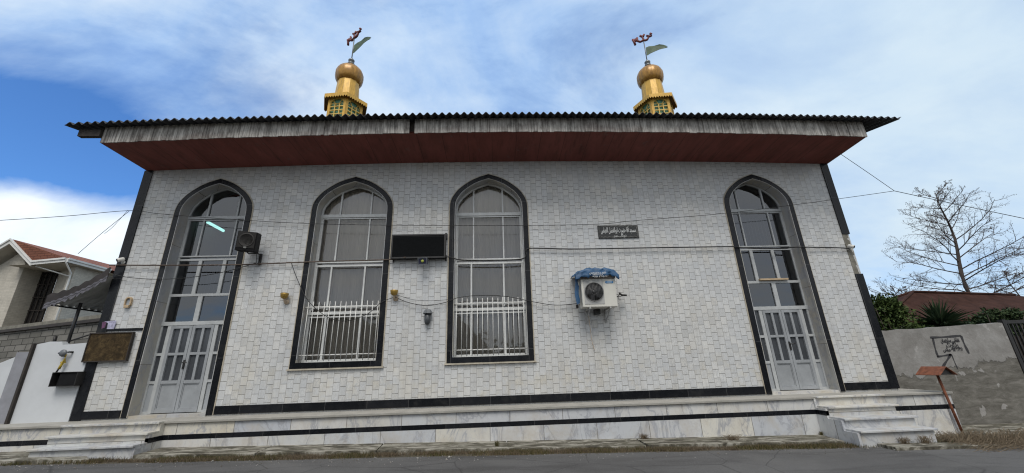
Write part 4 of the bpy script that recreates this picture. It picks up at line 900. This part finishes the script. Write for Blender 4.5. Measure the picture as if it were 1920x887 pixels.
# awning
ca = tag(empty('canopy', (-9.4, 9.6, 2.3)), 'sagging grey corrugated canopy on a dark post left of the mosque', 'canopy')
def can(u, v):      # u: 0 at the wall .. 1 at the low edge, v: 0 near .. 1 far
    x = -9.13-(.96+.0*v)*u*1.2; y = 9.32+v*2.5; z = 3.86-.60*u-.06*math.sin(math.pi*u)*(1-.3*v)-.02*v
    return Vector((x, y, z))
s = MB(); nu, nv = 16, 96; vs = []
for t in (0, .012):
    for j in range(nv+1):
        for i in range(nu+1):
            p = can(i/nu, j/nv); p.z += .030*(i/nu)**2*math.sin(j/nv*2*math.pi*14)-t; vs.append(p)
K = (nu+1)*(nv+1); fs = [(j*(nu+1)+i, j*(nu+1)+i+1, (j+1)*(nu+1)+i+1, (j+1)*(nu+1)+i) for j in range(nv) for i in range(nu)]; fs += [tuple(a+K for a in f)[::-1] for f in fs]
s.add(vs, fs, True); s.build('corrugated_sheet', M['canopy'], ca, recalc=False)
s = MB(); random.seed(6); m_ = 40; tp_ = []; bt_ = []
for i in range(m_+1):
    p = can(i/m_*1.05-.02, 0); tp_.append(p+Vector((0,-.03,.20+.02*math.sin(i*.9)-.05*math.sin(math.pi*i/m_)))); bt_.append(p+Vector((0,-.03,-.035+.015*math.sin(i*1.7))))
s.add(tp_+bt_, [(i, i+1, m_+2+i, m_+1+i) for i in range(m_)]); o = s.build('edge_sheet', M['canopytop'], ca, recalc=False); so = o.modifiers.new('t', 'SOLIDIFY'); so.thickness = .015
s = MB(); tp_ = [b+Vector((0,-.004,.03)) for b in bt_]; bt2 = [b+Vector((0,-.012,-.05-random.uniform(0,.075))) for b in bt_]
s.add(tp_+bt2, [(i, i+1, m_+2+i, m_+1+i) for i in range(m_)]); o = s.build('torn_membrane', M['torn'], ca, recalc=False); so = o.modifiers.new('t', 'SOLIDIFY'); so.thickness = .004
s = MB(); s.tube([b+Vector((0,.0,-.02)) for b in bt_], .012, 5); s.tube([can(.98, k/8)+Vector((0,0,-.05)) for k in range(9)], .02, 5); s.build('rail', M['blackmetal'], ca)
pt, pb = at(148,580,9.6), at(125,648,9.6); s = MB(); s.tube([Vector((pt.x, 9.6, pt.z+.15)), Vector(((pt.x+pb.x)/2-.0, 9.6, 2.2))], .032, 8); s.build('post', M['blackmetal'], ca)
MB().tube([at(130,640,9.6), at(172,626,9.62)], .018, 6).build('brace', M['blackmetal'], ca); MB().tube([at(104,630,9.65), at(101,645,9.65)], .04, 4).build('stub_post', M['blackmetal'], ca)

# concrete block wall behind
zb_ = at(0,618,14).z; L0 = atz(-60, 625.5, zb_); L1 = atz(215, 592.5, zb_)
bw = tag(empty('block_wall', L0), 'grey concrete block wall with a dark coping behind the canopy', 'wall')
dr = (L1-L0); dr.z = 0; nr = Vector((-dr.y, dr.x, 0)).normalized()*.2
MB().prism([Vector((L0.x,L0.y,-.2)), Vector((L1.x,L1.y,-.2)), Vector((L1.x,L1.y,zb_-.12)), Vector((L0.x,L0.y,zb_-.12))], nr).build('blocks', M['block'], bw)
e_ = -nr*.4; MB().prism([Vector((L0.x,L0.y,zb_-.12))+e_, Vector((L1.x,L1.y,zb_-.12))+e_, Vector((L1.x,L1.y,zb_-.03))+e_, Vector((L0.x,L0.y,zb_-.03))+e_], nr*1.8).build('coping', M['beam'], bw)
e_ = -nr*.1; MB().prism([Vector((L0.x,L0.y,zb_-.03))+e_, Vector((L1.x,L1.y,zb_-.03))+e_, Vector((L1.x,L1.y,zb_+.09))+e_, Vector((L0.x,L0.y,zb_+.09))+e_], nr*1.2).build('upper_coping', M['conc'], bw)
# neighbouring house
hs = tag(empty('house', (-23, 21, 0)), 'cream brick house with terracotta gable roof and a tall barred window at far left', 'house')
HY = 20.0; ap_ = at(22,452,HY); eR = at(61,494,HY); xl = 2*ap_.x-eR.x; ze = eR.z; za = ap_.z
cE = atz(125,488,ze+.05); dE = atz(205,509,ze); dE2 = dE+(dE-cE)*1.6; BK = 34
off = .55
gE = Vector((eR.x, HY, ze))
# walls
wy = HY+off; wl = []
wE = [(xl+off, wy), (eR.x-off-.35, wy)]
s = MB(); h0 = -.5
s.prism([(xl+off, wy, h0), (eR.x-1.0, wy, h0), (eR.x-1.0, wy, ze+.15), (ap_.x, wy, za-.45), (xl+off, wy, ze-.02)], (0,.25,0))
cx_, cy_ = cE.x-.25, cE.y+.75
s.prism([(eR.x-.2, wy+.95, h0), (cx_, cy_, h0), (cx_, cy_, ze-.03), (eR.x-.2, wy+.95, ze-.03)], (0,.25,0))
s.prism([(cx_, cy_, h0), (cx_-.9, BK, h0), (cx_-.9, BK, ze-.03), (cx_, cy_, ze-.03)], (-.25,0,0))
s.prism([(eR.x-1.003, wy+.252, h0), (eR.x-1.003, wy+1.2, h0), (eR.x-1.003, wy+1.2, ze+.1), (eR.x-1.003, wy+.252, ze+.1)], (-.2,0,0))
s.build('wall', M['creambrick'], hs)
wn = empty('window', parent=hs); wx0, wx1, wyy = eR.x-.995, eR.x-.205, wy+.85
MB().box(wx0, wx1, wyy+.05, wyy+.1, 3.4, ze-.1).build('pane', M['darkglass'], wn)
q = MB()
for k in range(4): q.box(wx0+.02+k*.245, wx0+.06+k*.245, wyy, wyy+.04, 3.4, ze-.12)
for z in (3.6, 4.3, 5.0, 5.7, 6.4): q.box(wx0, wx1, wyy-.02, wyy-.003, z, z+.035)
q.build('bars', M['beam'], wn)
# roof
s = MB(); rb = Vector((ap_.x, BK, za)); A1 = Vector((ap_.x, HY, za)); t_ = Vector((0,0,.10))
e2 = Vector((dE2.x, BK, ze))
pts = [A1, gE, cE, dE, Vector((dE.x-.3, BK, ze)), rb]
for k in range(1, 5): pass
s.add([p+t_ for p in pts], [(0,1,2), (0,2,3), (0,3,5), (3,4,5)])
s.add([Vector((xl,HY,ze))+t_, A1+t_, rb+t_, Vector((xl,BK,ze))+t_], [(0,1,2,3)])
s.build('roof', M['shingle'], hs, recalc=False)
s = MB()
def boardl(p, q, h=.20, th=.06, dn=.0):
    d = (q-p); side = d.cross(Vector((0,0,1))).normalized()*th; s.prism([p+Vector((0,0,.11)), q+Vector((0,0,.11)), q+Vector((0,0,.11-h)), p+Vector((0,0,.11-h))], side)
    s.prism([p+side*1.02+Vector((0,0,.13)), q+side*1.02+Vector((0,0,.13)), q+side*1.02+Vector((0,0,.04)), p+side*1.02+Vector((0,0,.04))], side*.8)
boardl(Vector((xl,HY,ze)), A1, .26); boardl(A1, gE, .26); boardl(gE, cE); boardl(cE, dE)
s.build('eave_board', M['trim'], hs)
s = MB(); zz = ze-.06
s.add([Vector((p.x, p.y, zz)) for p in (gE, cE, dE, Vector((dE.x-1.5,BK,0)), Vector((eR.x-1.5,BK,0)), Vector((eR.x-1.2,HY,0)))], [(0,1,2,3,4,5)]); s.add([A1-t_, gE-t_, gE-t_+Vector((-.3,2.2,0)), A1-t_+Vector((0,2.2,0))], [(0,1,2,3)]); s.add([A1-t_, Vector((xl,HY,ze))-t_, Vector((xl,HY+2.2,ze))-t_, A1-t_+Vector((0,2.2,0))], [(0,1,2,3)])
s.build('eave_soffit', M['cream'], hs, recalc=False)
s = MB(); s.tube([gE+Vector((.1,.1,-.12)), at(130,518,cy_-.1)], .035, 6); s.tube([cE+Vector((0,0,-.1)), at(133,512,cy_-.1), at(131,520,cy_-.1), Vector((at(131,520,cy_-.1).x, cy_-.1, 0))], .04, 6); s.build('downpipe', M['trim'], hs)

# ------------------------------------------------------------------ right side
WY = 10.0
pw = tag(empty('rendered_wall', (11.5, WY, 0)), 'patchy grey cement rendered wall with black sprayed arrow right of the mosque', 'wall')
tl, tr_ = at(1655,620,WY), at(1875,605,WY); xr = 13.62
s = MB(); random.seed(8); pts = [(X1+.05, WY, -.6), (xr, WY, -.7)]; m_ = 26
for i in range(m_+1):
    x = xr-(xr-X1-.05)*i/m_; z = tr_.z+(tl.z-tr_.z)*(xr-x)/(xr-tl.x); pts.append((x, WY, z+random.uniform(-.012,.012)))
s.prism(pts, (0,.2,0)); s.build('wall', M['plaster'], pw)
s = MB()
def stroke(pix, w, o=None):
    P = [at(px, py, WY-.004) for px, py in pix]; L = []; Rr = []
    P2 = catmull([tuple(p) for p in P], 4) if len(P) > 2 else [tuple(P[0]+(P[1]-P[0])*i/5) for i in range(6)]
    P2 = [Vector(p) for p in P2]
    for i, p in enumerate(P2):
        d = (P2[min(i+1,len(P2)-1)]-P2[max(i-1,0)]).normalized(); nn = Vector((-d.z, 0, d.x)); ww_ = w*1.3*(.85+.25*math.sin(i*1.3)); L.append(p+nn*ww_); Rr.append(p-nn*ww_)
    n_ = len(L); s.add(L+Rr, [(i, i+1, n_+i+1, n_+i) for i in range(n_-1)])
stroke([(1744,633),(1770,632),(1802,629.5)], .022); stroke([(1802,629.5),(1808,645),(1817,663)], .026); stroke([(1749,634),(1754,655),(1759,669)], .022); stroke([(1757,669),(1770,667),(1784,665)], .018)
stroke([(1783,664),(1775,677),(1765,692),(1757,703)], .024); stroke([(1784,664),(1790,679),(1796,692)], .012)
s.build('sprayed_arrow', M['spray'], pw, recalc=False)
for body, px, py, h, w in (("\ufee5\ufe8e\ufee4\ufe98\ufea7\ufe8e\ufeb3 \ufbfd\ufeb7\ufe8e\ufed8\ufee7", 1781, 638.5, .14, .52), ("\ufb93\ufee7\ufead\ufe8e\ufb95\ufee7\ufead", 1785, 647, .15, .34), ("\ufbfd\ufea4\ufedf\ufe8e\ufebb \u06f0\u06f9\u06f1\u06f1\u06f3\u06f3\u06f2\u06f4\u06f7\u06f6", 1787, 655.5, .13, .56)):
    p = at(px, py, WY-.004); text(body, h, (p.x, p.z), 'spray', 'stencilled_lettering', pw, WY-.004, .002, w=w)
# metal gate
gt = tag(empty('metal_gate', (13.8, WY, 0)), 'black metal yard gate with vertical bars at the far right edge', 'gate')
q = MB(); q.box(xr+.005, xr+.10, WY-.02, WY+.1, -.7, 2.33); q.build('gate_post', M['blackmetal'], gt)
MB().box(xr+.10, 17.5, WY+.02, WY+.08, 2.22, 2.31).build('rail', M['blackmetal'], gt); MB().box(xr+.10, 17.5, WY+.03, WY+.07, .2, .28).build('rail', M['blackmetal'], gt)
q = MB(); x = xr+.2
while x < 17.4: q.box(x, x+.03, WY+.035, WY+.065, -.3, 2.22); x += .115
q.build('bars', M['blackmetal'], gt); MB().box(xr+.1, 17.5, WY+.075, WY+.082, -.4, 1.9).build('backing_sheet', M['beam'], gt)

# collection box on a post
pX, pY = 10.02, 8.78; zb0 = gz(pX)-.02
db = tag(empty('collection_box', (pX, pY, zb0)), 'rusty orange post with a small gabled roof in front of the rendered wall', 'collection box')
tX = at(1757,703,pY); q = MB(); q.tube([(pX+.0, pY, zb0-.1), (tX.x, pY, tX.z+.05)], .033, 4); q.build('post', M['rust'], db)
e1 = Vector((math.cos(R(-84)), math.sin(R(-84)), 0)); e2 = Vector((-math.sin(R(-84)), math.cos(R(-84)), 0)); cc = Vector((tX.x-.02, pY, tX.z+.0)); up = Vector((0,0,1))
s = MB(); hl = .24; hw = .23; hh = .17
for sg in (-1, 1):
    a, b = cc+e1*-hl+e2*sg*hw, cc+e1*hl+e2*sg*hw; s.prism([a, b, b-e2*sg*hw+up*hh, a-e2*sg*hw+up*hh], up*.012)
s.build('gabled_roof', M['rust'], db)
s = MB(); s.prism([cc-e1*(hl-.05)+e2*(hw-.05)+up*.01, cc-e1*(hl-.05)-e2*(hw-.05)+up*.01, cc-e1*(hl-.05)+up*(hh-.02)], e1*(2*hl-.1)); s.build('box', M['blackmetal'], db)

# ------------------------------------------------------------------ vegetation
def leaves(o, c, r, n, size, seed, flat=1, wid=.45, up_bias=0):
    random.seed(seed); c = Vector(c)
    for _ in range(n):
        while True:
            p = Vector((random.uniform(-1,1), random.uniform(-1,1), random.uniform(-1,1)))
            if .25 < p.length < 1: break
        q = c+Vector((p.x*r[0], p.y*r[1], p.z*r[2])); d = Vector((random.gauss(0,1), random.gauss(0,1), random.gauss(up_bias,1))).normalized(); t = d.cross(Vector((random.gauss(0,1), random.gauss(0,1), random.gauss(0,1)))).normalized()
        l = size*random.uniform(.6, 1.3); w = l*wid
        o.add([q, q+d*l*.5+t*w*.5, q+d*l, q+d*l*.5-t*w*.5], [(0,1,2,3)])
def shrub(name, clumps, mat, label, size, seed, n, stem=None):
    root = tag(empty(name, (clumps[0][0][0], clumps[0][0][1], 0)), label, 'shrub'); s = MB(); random.seed(seed); K = list(clumps)
    for i, (c, r) in enumerate(clumps):
        for j in range(8):
            t = random.uniform(0, 6.28); K.append(((c[0]+r[0]*.8*math.cos(t)*random.random(), c[1]+random.uniform(-r[1],r[1])*.6, c[2]+r[2]*random.uniform(-.6, .95)), (r[0]*.35, r[1]*.4, r[2]*.32)))
    for i, (c, r) in enumerate(K): leaves(s, c, r, n if i < len(clumps) else n//4, size, seed+i)
    s.build('foliage', M[mat], root, recalc=False)
    b = MB(); random.seed(seed)
    for c, r in clumps:
        for _ in range(6):
            p = Vector((c[0]+random.uniform(-.2,.2), c[1], 0)); q = Vector((c[0]+random.uniform(-1,1)*r[0], c[1]+random.uniform(-1,1)*r[1], c[2]+random.uniform(0,.9)*r[2])); b.tube([p, p.lerp(q,.5)+Vector((.05,0,.1)), q], .025, 5, .008)
    b.build('stems', M['bark'], root); return root
a1 = at(1662,590,11.5); shrub('evergreen_shrub', [((a1.x+.1, 11.5, 2.35), (.85,.5,.75)), ((a1.x-.2,11.9,2.0), (.8,.5,1.2))], 'shrub', 'tall evergreen shrub squeezed between the mosque corner and the grey wall', .11, 31, 1600)
a2 = at(1848,590,12); shrub('leafy_shrub', [((a2.x,12,2.1), (.9,.6,.62)), ((a2.x+1.3,12.4,1.8), (1.1,.6,.6))], 'shrub2', 'low dark leafy shrub behind the grey wall right of the yucca', .11, 41, 1500)
a3 = at(1722,600,12.6); shrub('low_shrub', [((a3.x,12.6,1.9), (1.3,.5,.55)), ((a3.x+1.6,12.8,1.75), (1.0,.5,.55))], 'shrub2', 'low dark hedge shrub directly behind the grey wall around the yucca', .10, 51, 1400)
a4 = at(1905,640,12.5); sb = shrub('blossoming_shrub', [((a4.x+.5,12.0,1.2), (1.3,.5,1.1)), ((a4.x+2.2,12.3,1.3), (1.2,.5,1.1))], 'shrub2', 'dark shrub with white blossoms seen through the bars of the metal gate', .11, 61, 1500)
s = MB(); leaves(s, (a4.x+.4,11.6,1.75), (1.3,.2,.55), 60, .06, 71, wid=.9); s.build('blossom', M['blossom'], sb, recalc=False)
yc = at(1757,590,11.8); yu = tag(empty('yucca', (yc.x, 11.8, 0)), 'spiky green yucca rising above the grey rendered wall', 'plant')
s = MB(); random.seed(13); base = Vector((yc.x, 11.8, 2.35))
for _ in range(150):
    t = random.uniform(0, 6.28); el = random.uniform(-.25, 1.45); L = random.uniform(.65, .95); d = Vector((math.cos(t)*math.cos(el), math.sin(t)*math.cos(el), math.sin(el))); sd = d.cross(Vector((0,0,1))).normalized()*.030; b0 = base+Vector((0,0,random.uniform(-.15,.1))); m1_ = b0+d*L*.55; tipp = b0+d*L+Vector((0,0,-.10*math.cos(el)))
    s.add([b0-sd*.6, b0+sd*.6, m1_+sd, tipp, m1_-sd], [(0,1,2,3,4)])
s.build('leaf_rosette', M['yucca'], yu, recalc=False); MB().tube([(yc.x,11.8,0), (yc.x,11.8,2.15)], .10, 8).build('trunk', M['bark'], yu)

# red roofed house
rh = tag(empty('house', (29, 24, 0)), 'low house with a maroon hipped metal roof behind the grey wall at right', 'house')
HYR = 22; e0 = at(1648,578,HYR); rz = e0.z-.75; ra = atz(1712,548, at(1712,548,24.5).z); rb_ = Vector((38, 26.5, ra.z-.1)); rbx = ra
E0 = Vector((e0.x-.6, HYR-.6, rz)); E1 = Vector((46, HYR+2.2, rz)); E2 = Vector((46, 31, rz)); E3 = Vector((e0.x-.2, 29, rz)); s = MB()
P = [E0, E1, E2, E3, ra, rb_]; s.add(P+[p-Vector((0,0,.14)) for p in P[:4]], [(0,1,5,4), (1,2,5), (2,3,4,5), (3,0,4), (0,6,7,1), (1,7,8,2), (3,9,6,0), (6,9,8,7)])
s.build('roof', M['maroon'], rh, recalc=False)
s = MB()
for p, q in ((ra, E0), (ra, rb_), (ra, E3)): s.tube([p+Vector((0,0,.04)), q+Vector((0,0,.04))], .09, 6)
s.build('ridge_cap', M['maroon'], rh)
MB().prism([(E0.x+.7,E0.y+.8,-.5), (45,HYR+3,-.5), (45,HYR+3,rz-.1), (E0.x+.7,E0.y+.8,rz-.1)], (0,5,0)).build('wall', M['cream'], rh)

# bare trees
def tree(base, H, lean, seed, label, spread, nl=22, r0=.30, first=.28):
    random.seed(seed); root = tag(empty('bare_tree', base), label, 'tree', 'bare winter trees'); base = Vector(base)
    trunk = MB(); tw = MB(); pod = MB(); axis = []
    for i in range(15): axis.append(base+Vector((lean[0]*i/14+.25*math.sin(i*.9+seed), lean[1]*i/14, H*i/14)))
    trunk.tube(axis, r0, 9, .035)
    def grow(p, d, L, r, lev):
        n = 5 if lev < 2 else 3; pts = [p]; q = p; dd = d.copy()
        for i in range(n):
            dd = (dd+Vector((random.gauss(0,.10), random.gauss(0,.10), random.gauss(.015,.07)))).normalized(); q = q+dd*L/n; pts.append(q)
        (trunk if lev == 0 else tw).tube(pts, r, 5 if lev < 2 else 3, r*.35, cap=False)
        if lev >= 3:
            if random.random() < .2:
                e = .06; a = q; pod.add([a, a+Vector((e,0,-e*.4)), a+Vector((e*.2,e*.5,-e*1.6))], [(0,1,2)])
            return
        k = [12, 7, 4][lev]
        for j in range(k):
            t = .18+.82*(j+random.random())/k; idx = min(n-1, int(t*n)); b = pts[idx].lerp(pts[idx+1], t*n-idx if t*n-idx < 1 else 1)
            sd = Vector((random.gauss(0,1), random.gauss(0,1), random.gauss(.1,.7))); sd = (sd-sd.dot(d)*d).normalized(); nd = (dd*.75+sd*.72+Vector((0,0,-.05))).normalized()
            grow(b, nd, L*random.uniform(.28,.45)*(1.15-.5*t), max(.0045, r*.40), lev+1)
    for i in range(nl):
        f = first+(1-first)*(i+.3)/nl; k = f*14; a = axis[int(k)].lerp(axis[min(14,int(k)+1)], k-int(k)); az = i*2.4+random.uniform(-.4,.4); env = spread*(1-((f-first)/(1-first))**1.7*.80)*random.uniform(.72,1.08)
        el = R(random.uniform(8, 22)+38*(f-first)); d = Vector((math.cos(az)*math.cos(el), math.sin(az)*math.cos(el), math.sin(el))); grow(a, d, env, .055*(1-.62*f)+.018, 0)
    trunk.build('trunk', M['bark'], root, recalc=False); tw.build('crown', M['twig'], root, recalc=False); pod.build('seed_pods', M['dryleaf'], root, recalc=False); return root
tb_ = at(1822,585,33); tt = at(1758,362,33)
tree((tb_.x, 33, 0), tt.z, (tt.x-tb_.x, 0), 5, 'large bare winter tree rising behind the maroon roof', 6.4, 32, .27, .30)
t2 = at(1668,600,40); tree((t2.x+1, 40, 0), 8.2, (.5,0), 9, 'small faint bare tree just right of the mosque corner, behind the roof', 3.2, 12, .10, .5)
t3 = at(1935,600,34); tree((t3.x+1.5, 35, 0), 8.6, (-.5,0), 12, 'bare thicket like tree at the far right edge behind the roof', 3.2, 9, .09, .5)

# dense unseen trees added across the street: they shade the low sky and mirror in the glass
s = MB(); random.seed(77); tops = []; n = 90
for i in range(n+1):
    x = -75+150*i/n; tops.append((x, 5.2+1.5*math.sin(i*.37)+1.1*math.sin(i*.91+1)+random.uniform(-.5,.5)))
s.prism([(-75,-17,-1)]+[(75,-17,-1)]+[(x,-17,z) for x, z in tops[::-1]], (0,-3,0))
for i in range(7000):
    k = random.randrange(n); x, z = tops[k]; q = Vector((x+random.uniform(-1,1), -17+random.uniform(-.3,.9), random.uniform(-.5, z+.7))); d = Vector((random.gauss(0,1), random.gauss(0,1), random.gauss(0,1))).normalized(); t_ = d.cross(Vector((0,.3,1))).normalized(); l = random.uniform(.3,.7); s.add([q, q+d*l*.5+t_*l*.3, q+d*l, q+d*l*.5-t_*l*.3], [(0,1,2,3)])
tag(s.build('unseen_woodland', M['shrub2'], recalc=False), kind='stuff')

# ------------------------------------------------------------------ sky, sun, camera
sc = bpy.context.scene
w = bpy.data.worlds.new('World'); sc.world = w; w.use_nodes = True; t = w.node_tree; t.nodes.clear(); N = t.nodes.new; L = t.links.new
SUN_EL, SUN_AZ = R(57), R(184)     # azimuth from +Y clockwise: the soft light comes from behind the camera, a little left
sky = N('ShaderNodeTexSky'); sky.sky_type = 'NISHITA'; sky.sun_disc = False; sky.sun_elevation = SUN_EL; sky.sun_rotation = SUN_AZ; sky.ozone_density = 4; sky.dust_density = .4
tc = N('ShaderNodeTexCoord'); nrm = N('ShaderNodeVectorMath'); nrm.operation = 'NORMALIZE'; L(tc.outputs['Generated'], nrm.inputs[0])
sx = N('ShaderNodeSeparateXYZ'); L(nrm.outputs[0], sx.inputs[0])
def mth(op, a, b=None, clamp=False):
    o = N('ShaderNodeMath'); o.operation = op; o.use_clamp = clamp
    for k, v in ((0, a), (1, b)):
        if v is None: continue
        if isinstance(v, (int, float)): o.inputs[k].default_value = v
        else: L(v, o.inputs[k])
    return o.outputs[0]
zz = mth('ADD', mth('MAXIMUM', sx.outputs[2], 0.0), .30); cb = N('ShaderNodeCombineXYZ'); L(mth('DIVIDE', sx.outputs[0], zz), cb.inputs[0]); L(mth('DIVIDE', sx.outputs[1], zz), cb.inputs[1])
def noise(vec, s, d, r, dist=0, off=(0,0,0), scl=(1,1,1), rz=0):
    m = N('ShaderNodeMapping'); L(vec, m.inputs[0]); m.inputs['Location'].default_value = off; m.inputs['Scale'].default_value = scl; m.inputs['Rotation'].default_value = (0,0,rz)
    o = N('ShaderNodeTexNoise'); L(m.outputs[0], o.inputs['Vector']); o.inputs['Scale'].default_value = s; o.inputs['Detail'].default_value = d; o.inputs['Roughness'].default_value = r; o.inputs['Distortion'].default_value = dist; return o.outputs['Fac']
def ramp(f, st):
    r = N('ShaderNodeValToRGB'); L(f, r.inputs[0]); e = r.color_ramp.elements
    while len(e) < len(st): e.new(.5)
    for k, (p, c) in enumerate(st): e[k].position = p; e[k].color = (c,c,c,1) if isinstance(c, (int,float)) else (*c,1)
    return r.outputs[0]
def spot(px, py, r0, r1):        # 1 near the direction of a gap in the clouds, 0 away from it
    d = ray(px, py).normalized(); v = N('ShaderNodeVectorMath'); v.operation = 'DISTANCE'; L(nrm.outputs[0], v.inputs[0]); v.inputs[1].default_value = d
    mr = N('ShaderNodeMapRange'); mr.interpolation_type = 'SMOOTHSTEP'; L(v.outputs['Value'], mr.inputs[0]); mr.inputs[1].default_value = r0; mr.inputs[2].default_value = r1; mr.inputs[3].default_value = 1; mr.inputs[4].default_value = 0; return mr.outputs[0]
n1 = noise(cb.outputs[0], 1.7, 12, .60, .35, (3.1,1.7,0), (1,1.5,1), .6); n2 = noise(cb.outputs[0], .62, 6, .5, .3, (9,4,0))
cov = mth('ADD', mth('MULTIPLY', n1, .62), mth('MULTIPLY', n2, .38))
gaps = mth('ADD', mth('MULTIPLY', spot(40,320,.0,.27), .56), mth('ADD', mth('MULTIPLY', spot(520,190,0,.22), .13), mth('ADD', mth('MULTIPLY', spot(200,345,0,.14), .34), mth('ADD', mth('MULTIPLY', spot(1040,190,0,.3), .06), mth('MULTIPLY', spot(330,60,0,.3), .04)))))
low = spot(90,455,.06,.20)
cov = mth('ADD', mth('SUBTRACT', cov, gaps), mth('MULTIPLY', low, .62))
mask = ramp(cov, [(.20, .0), (.33, .45), (.44, .86), (.58, 1)])
n3 = noise(cb.outputs[0], 1.3, 9, .6, .5, (1,7,0), (1,1.6,1), .5); sh = mth('ADD', mth('ADD', mth('MULTIPLY', n3, .6), mth('MULTIPLY', n1, .4)), mth('MULTIPLY', low, .22))
ccol = ramp(sh, [(.36, (.24,.40,.71)), (.45, (.34,.50,.75)), (.53, (.47,.60,.77)), (.62, (.62,.71,.80)), (.8, (.82,.87,.92))])
bk = N('ShaderNodeMapRange'); L(sx.outputs[1], bk.inputs[0]); bk.inputs[1].default_value = .3; bk.inputs[2].default_value = -.5; bk.inputs[3].default_value = 0; bk.inputs[4].default_value = 1
b1 = N('ShaderNodeBackground'); b1.inputs[1].default_value = .085
hm = N('ShaderNodeMix'); hm.data_type = 'RGBA'; hm.blend_type = 'MULTIPLY'; hm.inputs[0].default_value = 1; L(sky.outputs[0], hm.inputs[6]); hm.inputs[7].default_value = (.60,.95,1.32,1); L(hm.outputs[2], b1.inputs[0])
b2 = N('ShaderNodeBackground'); rg = N('ShaderNodeMapRange'); L(sx.outputs[0], rg.inputs[0]); rg.inputs[1].default_value = .1; rg.inputs[2].default_value = .75; rg.inputs[3].default_value = 0; rg.inputs[4].default_value = .75
rm = N('ShaderNodeMix'); rm.data_type = 'RGBA'; L(rg.outputs[0], rm.inputs[0]); L(ccol, rm.inputs[6]); rm.inputs[7].default_value = (.52,.63,.71,1); ccol = rm.outputs[2]
cm = N('ShaderNodeMix'); cm.data_type = 'RGBA'; L(bk.outputs[0], cm.inputs[0]); L(ccol, cm.inputs[6]); cm.inputs[7].default_value = (.68,.70,.71,1); L(cm.outputs[2], b2.inputs[0]); b2.inputs[1].default_value = .80
mx = N('ShaderNodeMixShader'); L(mask, mx.inputs[0]); L(b1.outputs[0], mx.inputs[1]); L(b2.outputs[0], mx.inputs[2]); wo = N('ShaderNodeOutputWorld'); L(mx.outputs[0], wo.inputs[0])
sl = bpy.data.lights.new('sun', 'SUN'); sl.energy = 1.5; sl.angle = R(28); sl.color = (1,.955,.89); so = bpy.data.objects.new('sun', sl); C.objects.link(so)
sd = Vector((math.sin(SUN_AZ)*math.cos(SUN_EL), math.cos(SUN_AZ)*math.cos(SUN_EL), math.sin(SUN_EL))); so.rotation_euler = sd.to_track_quat('Z', 'Y').to_euler(); so.location = (0,-5,20)
cd = bpy.data.cameras.new('camera'); cam = bpy.data.objects.new('camera', cd); C.objects.link(cam); sc.camera = cam
cd.sensor_width = 36; cd.lens = 36*FPX/1920; cd.clip_start = .05; cd.clip_end = 4000
cam.matrix_world = Matrix(((RT.x, UP.x, -FW.x, EYE.x), (RT.y, UP.y, -FW.y, EYE.y), (RT.z, UP.z, -FW.z, EYE.z), (0,0,0,1)))
sc.view_settings.view_transform = 'Standard'; sc.view_settings.look = 'None'; sc.view_settings.exposure = .68; sc.view_settings.gamma = 1
sc.cycles.filter_width = 1.15; sc.cycles.max_bounces = 8; sc.cycles.transparent_max_bounces = 16
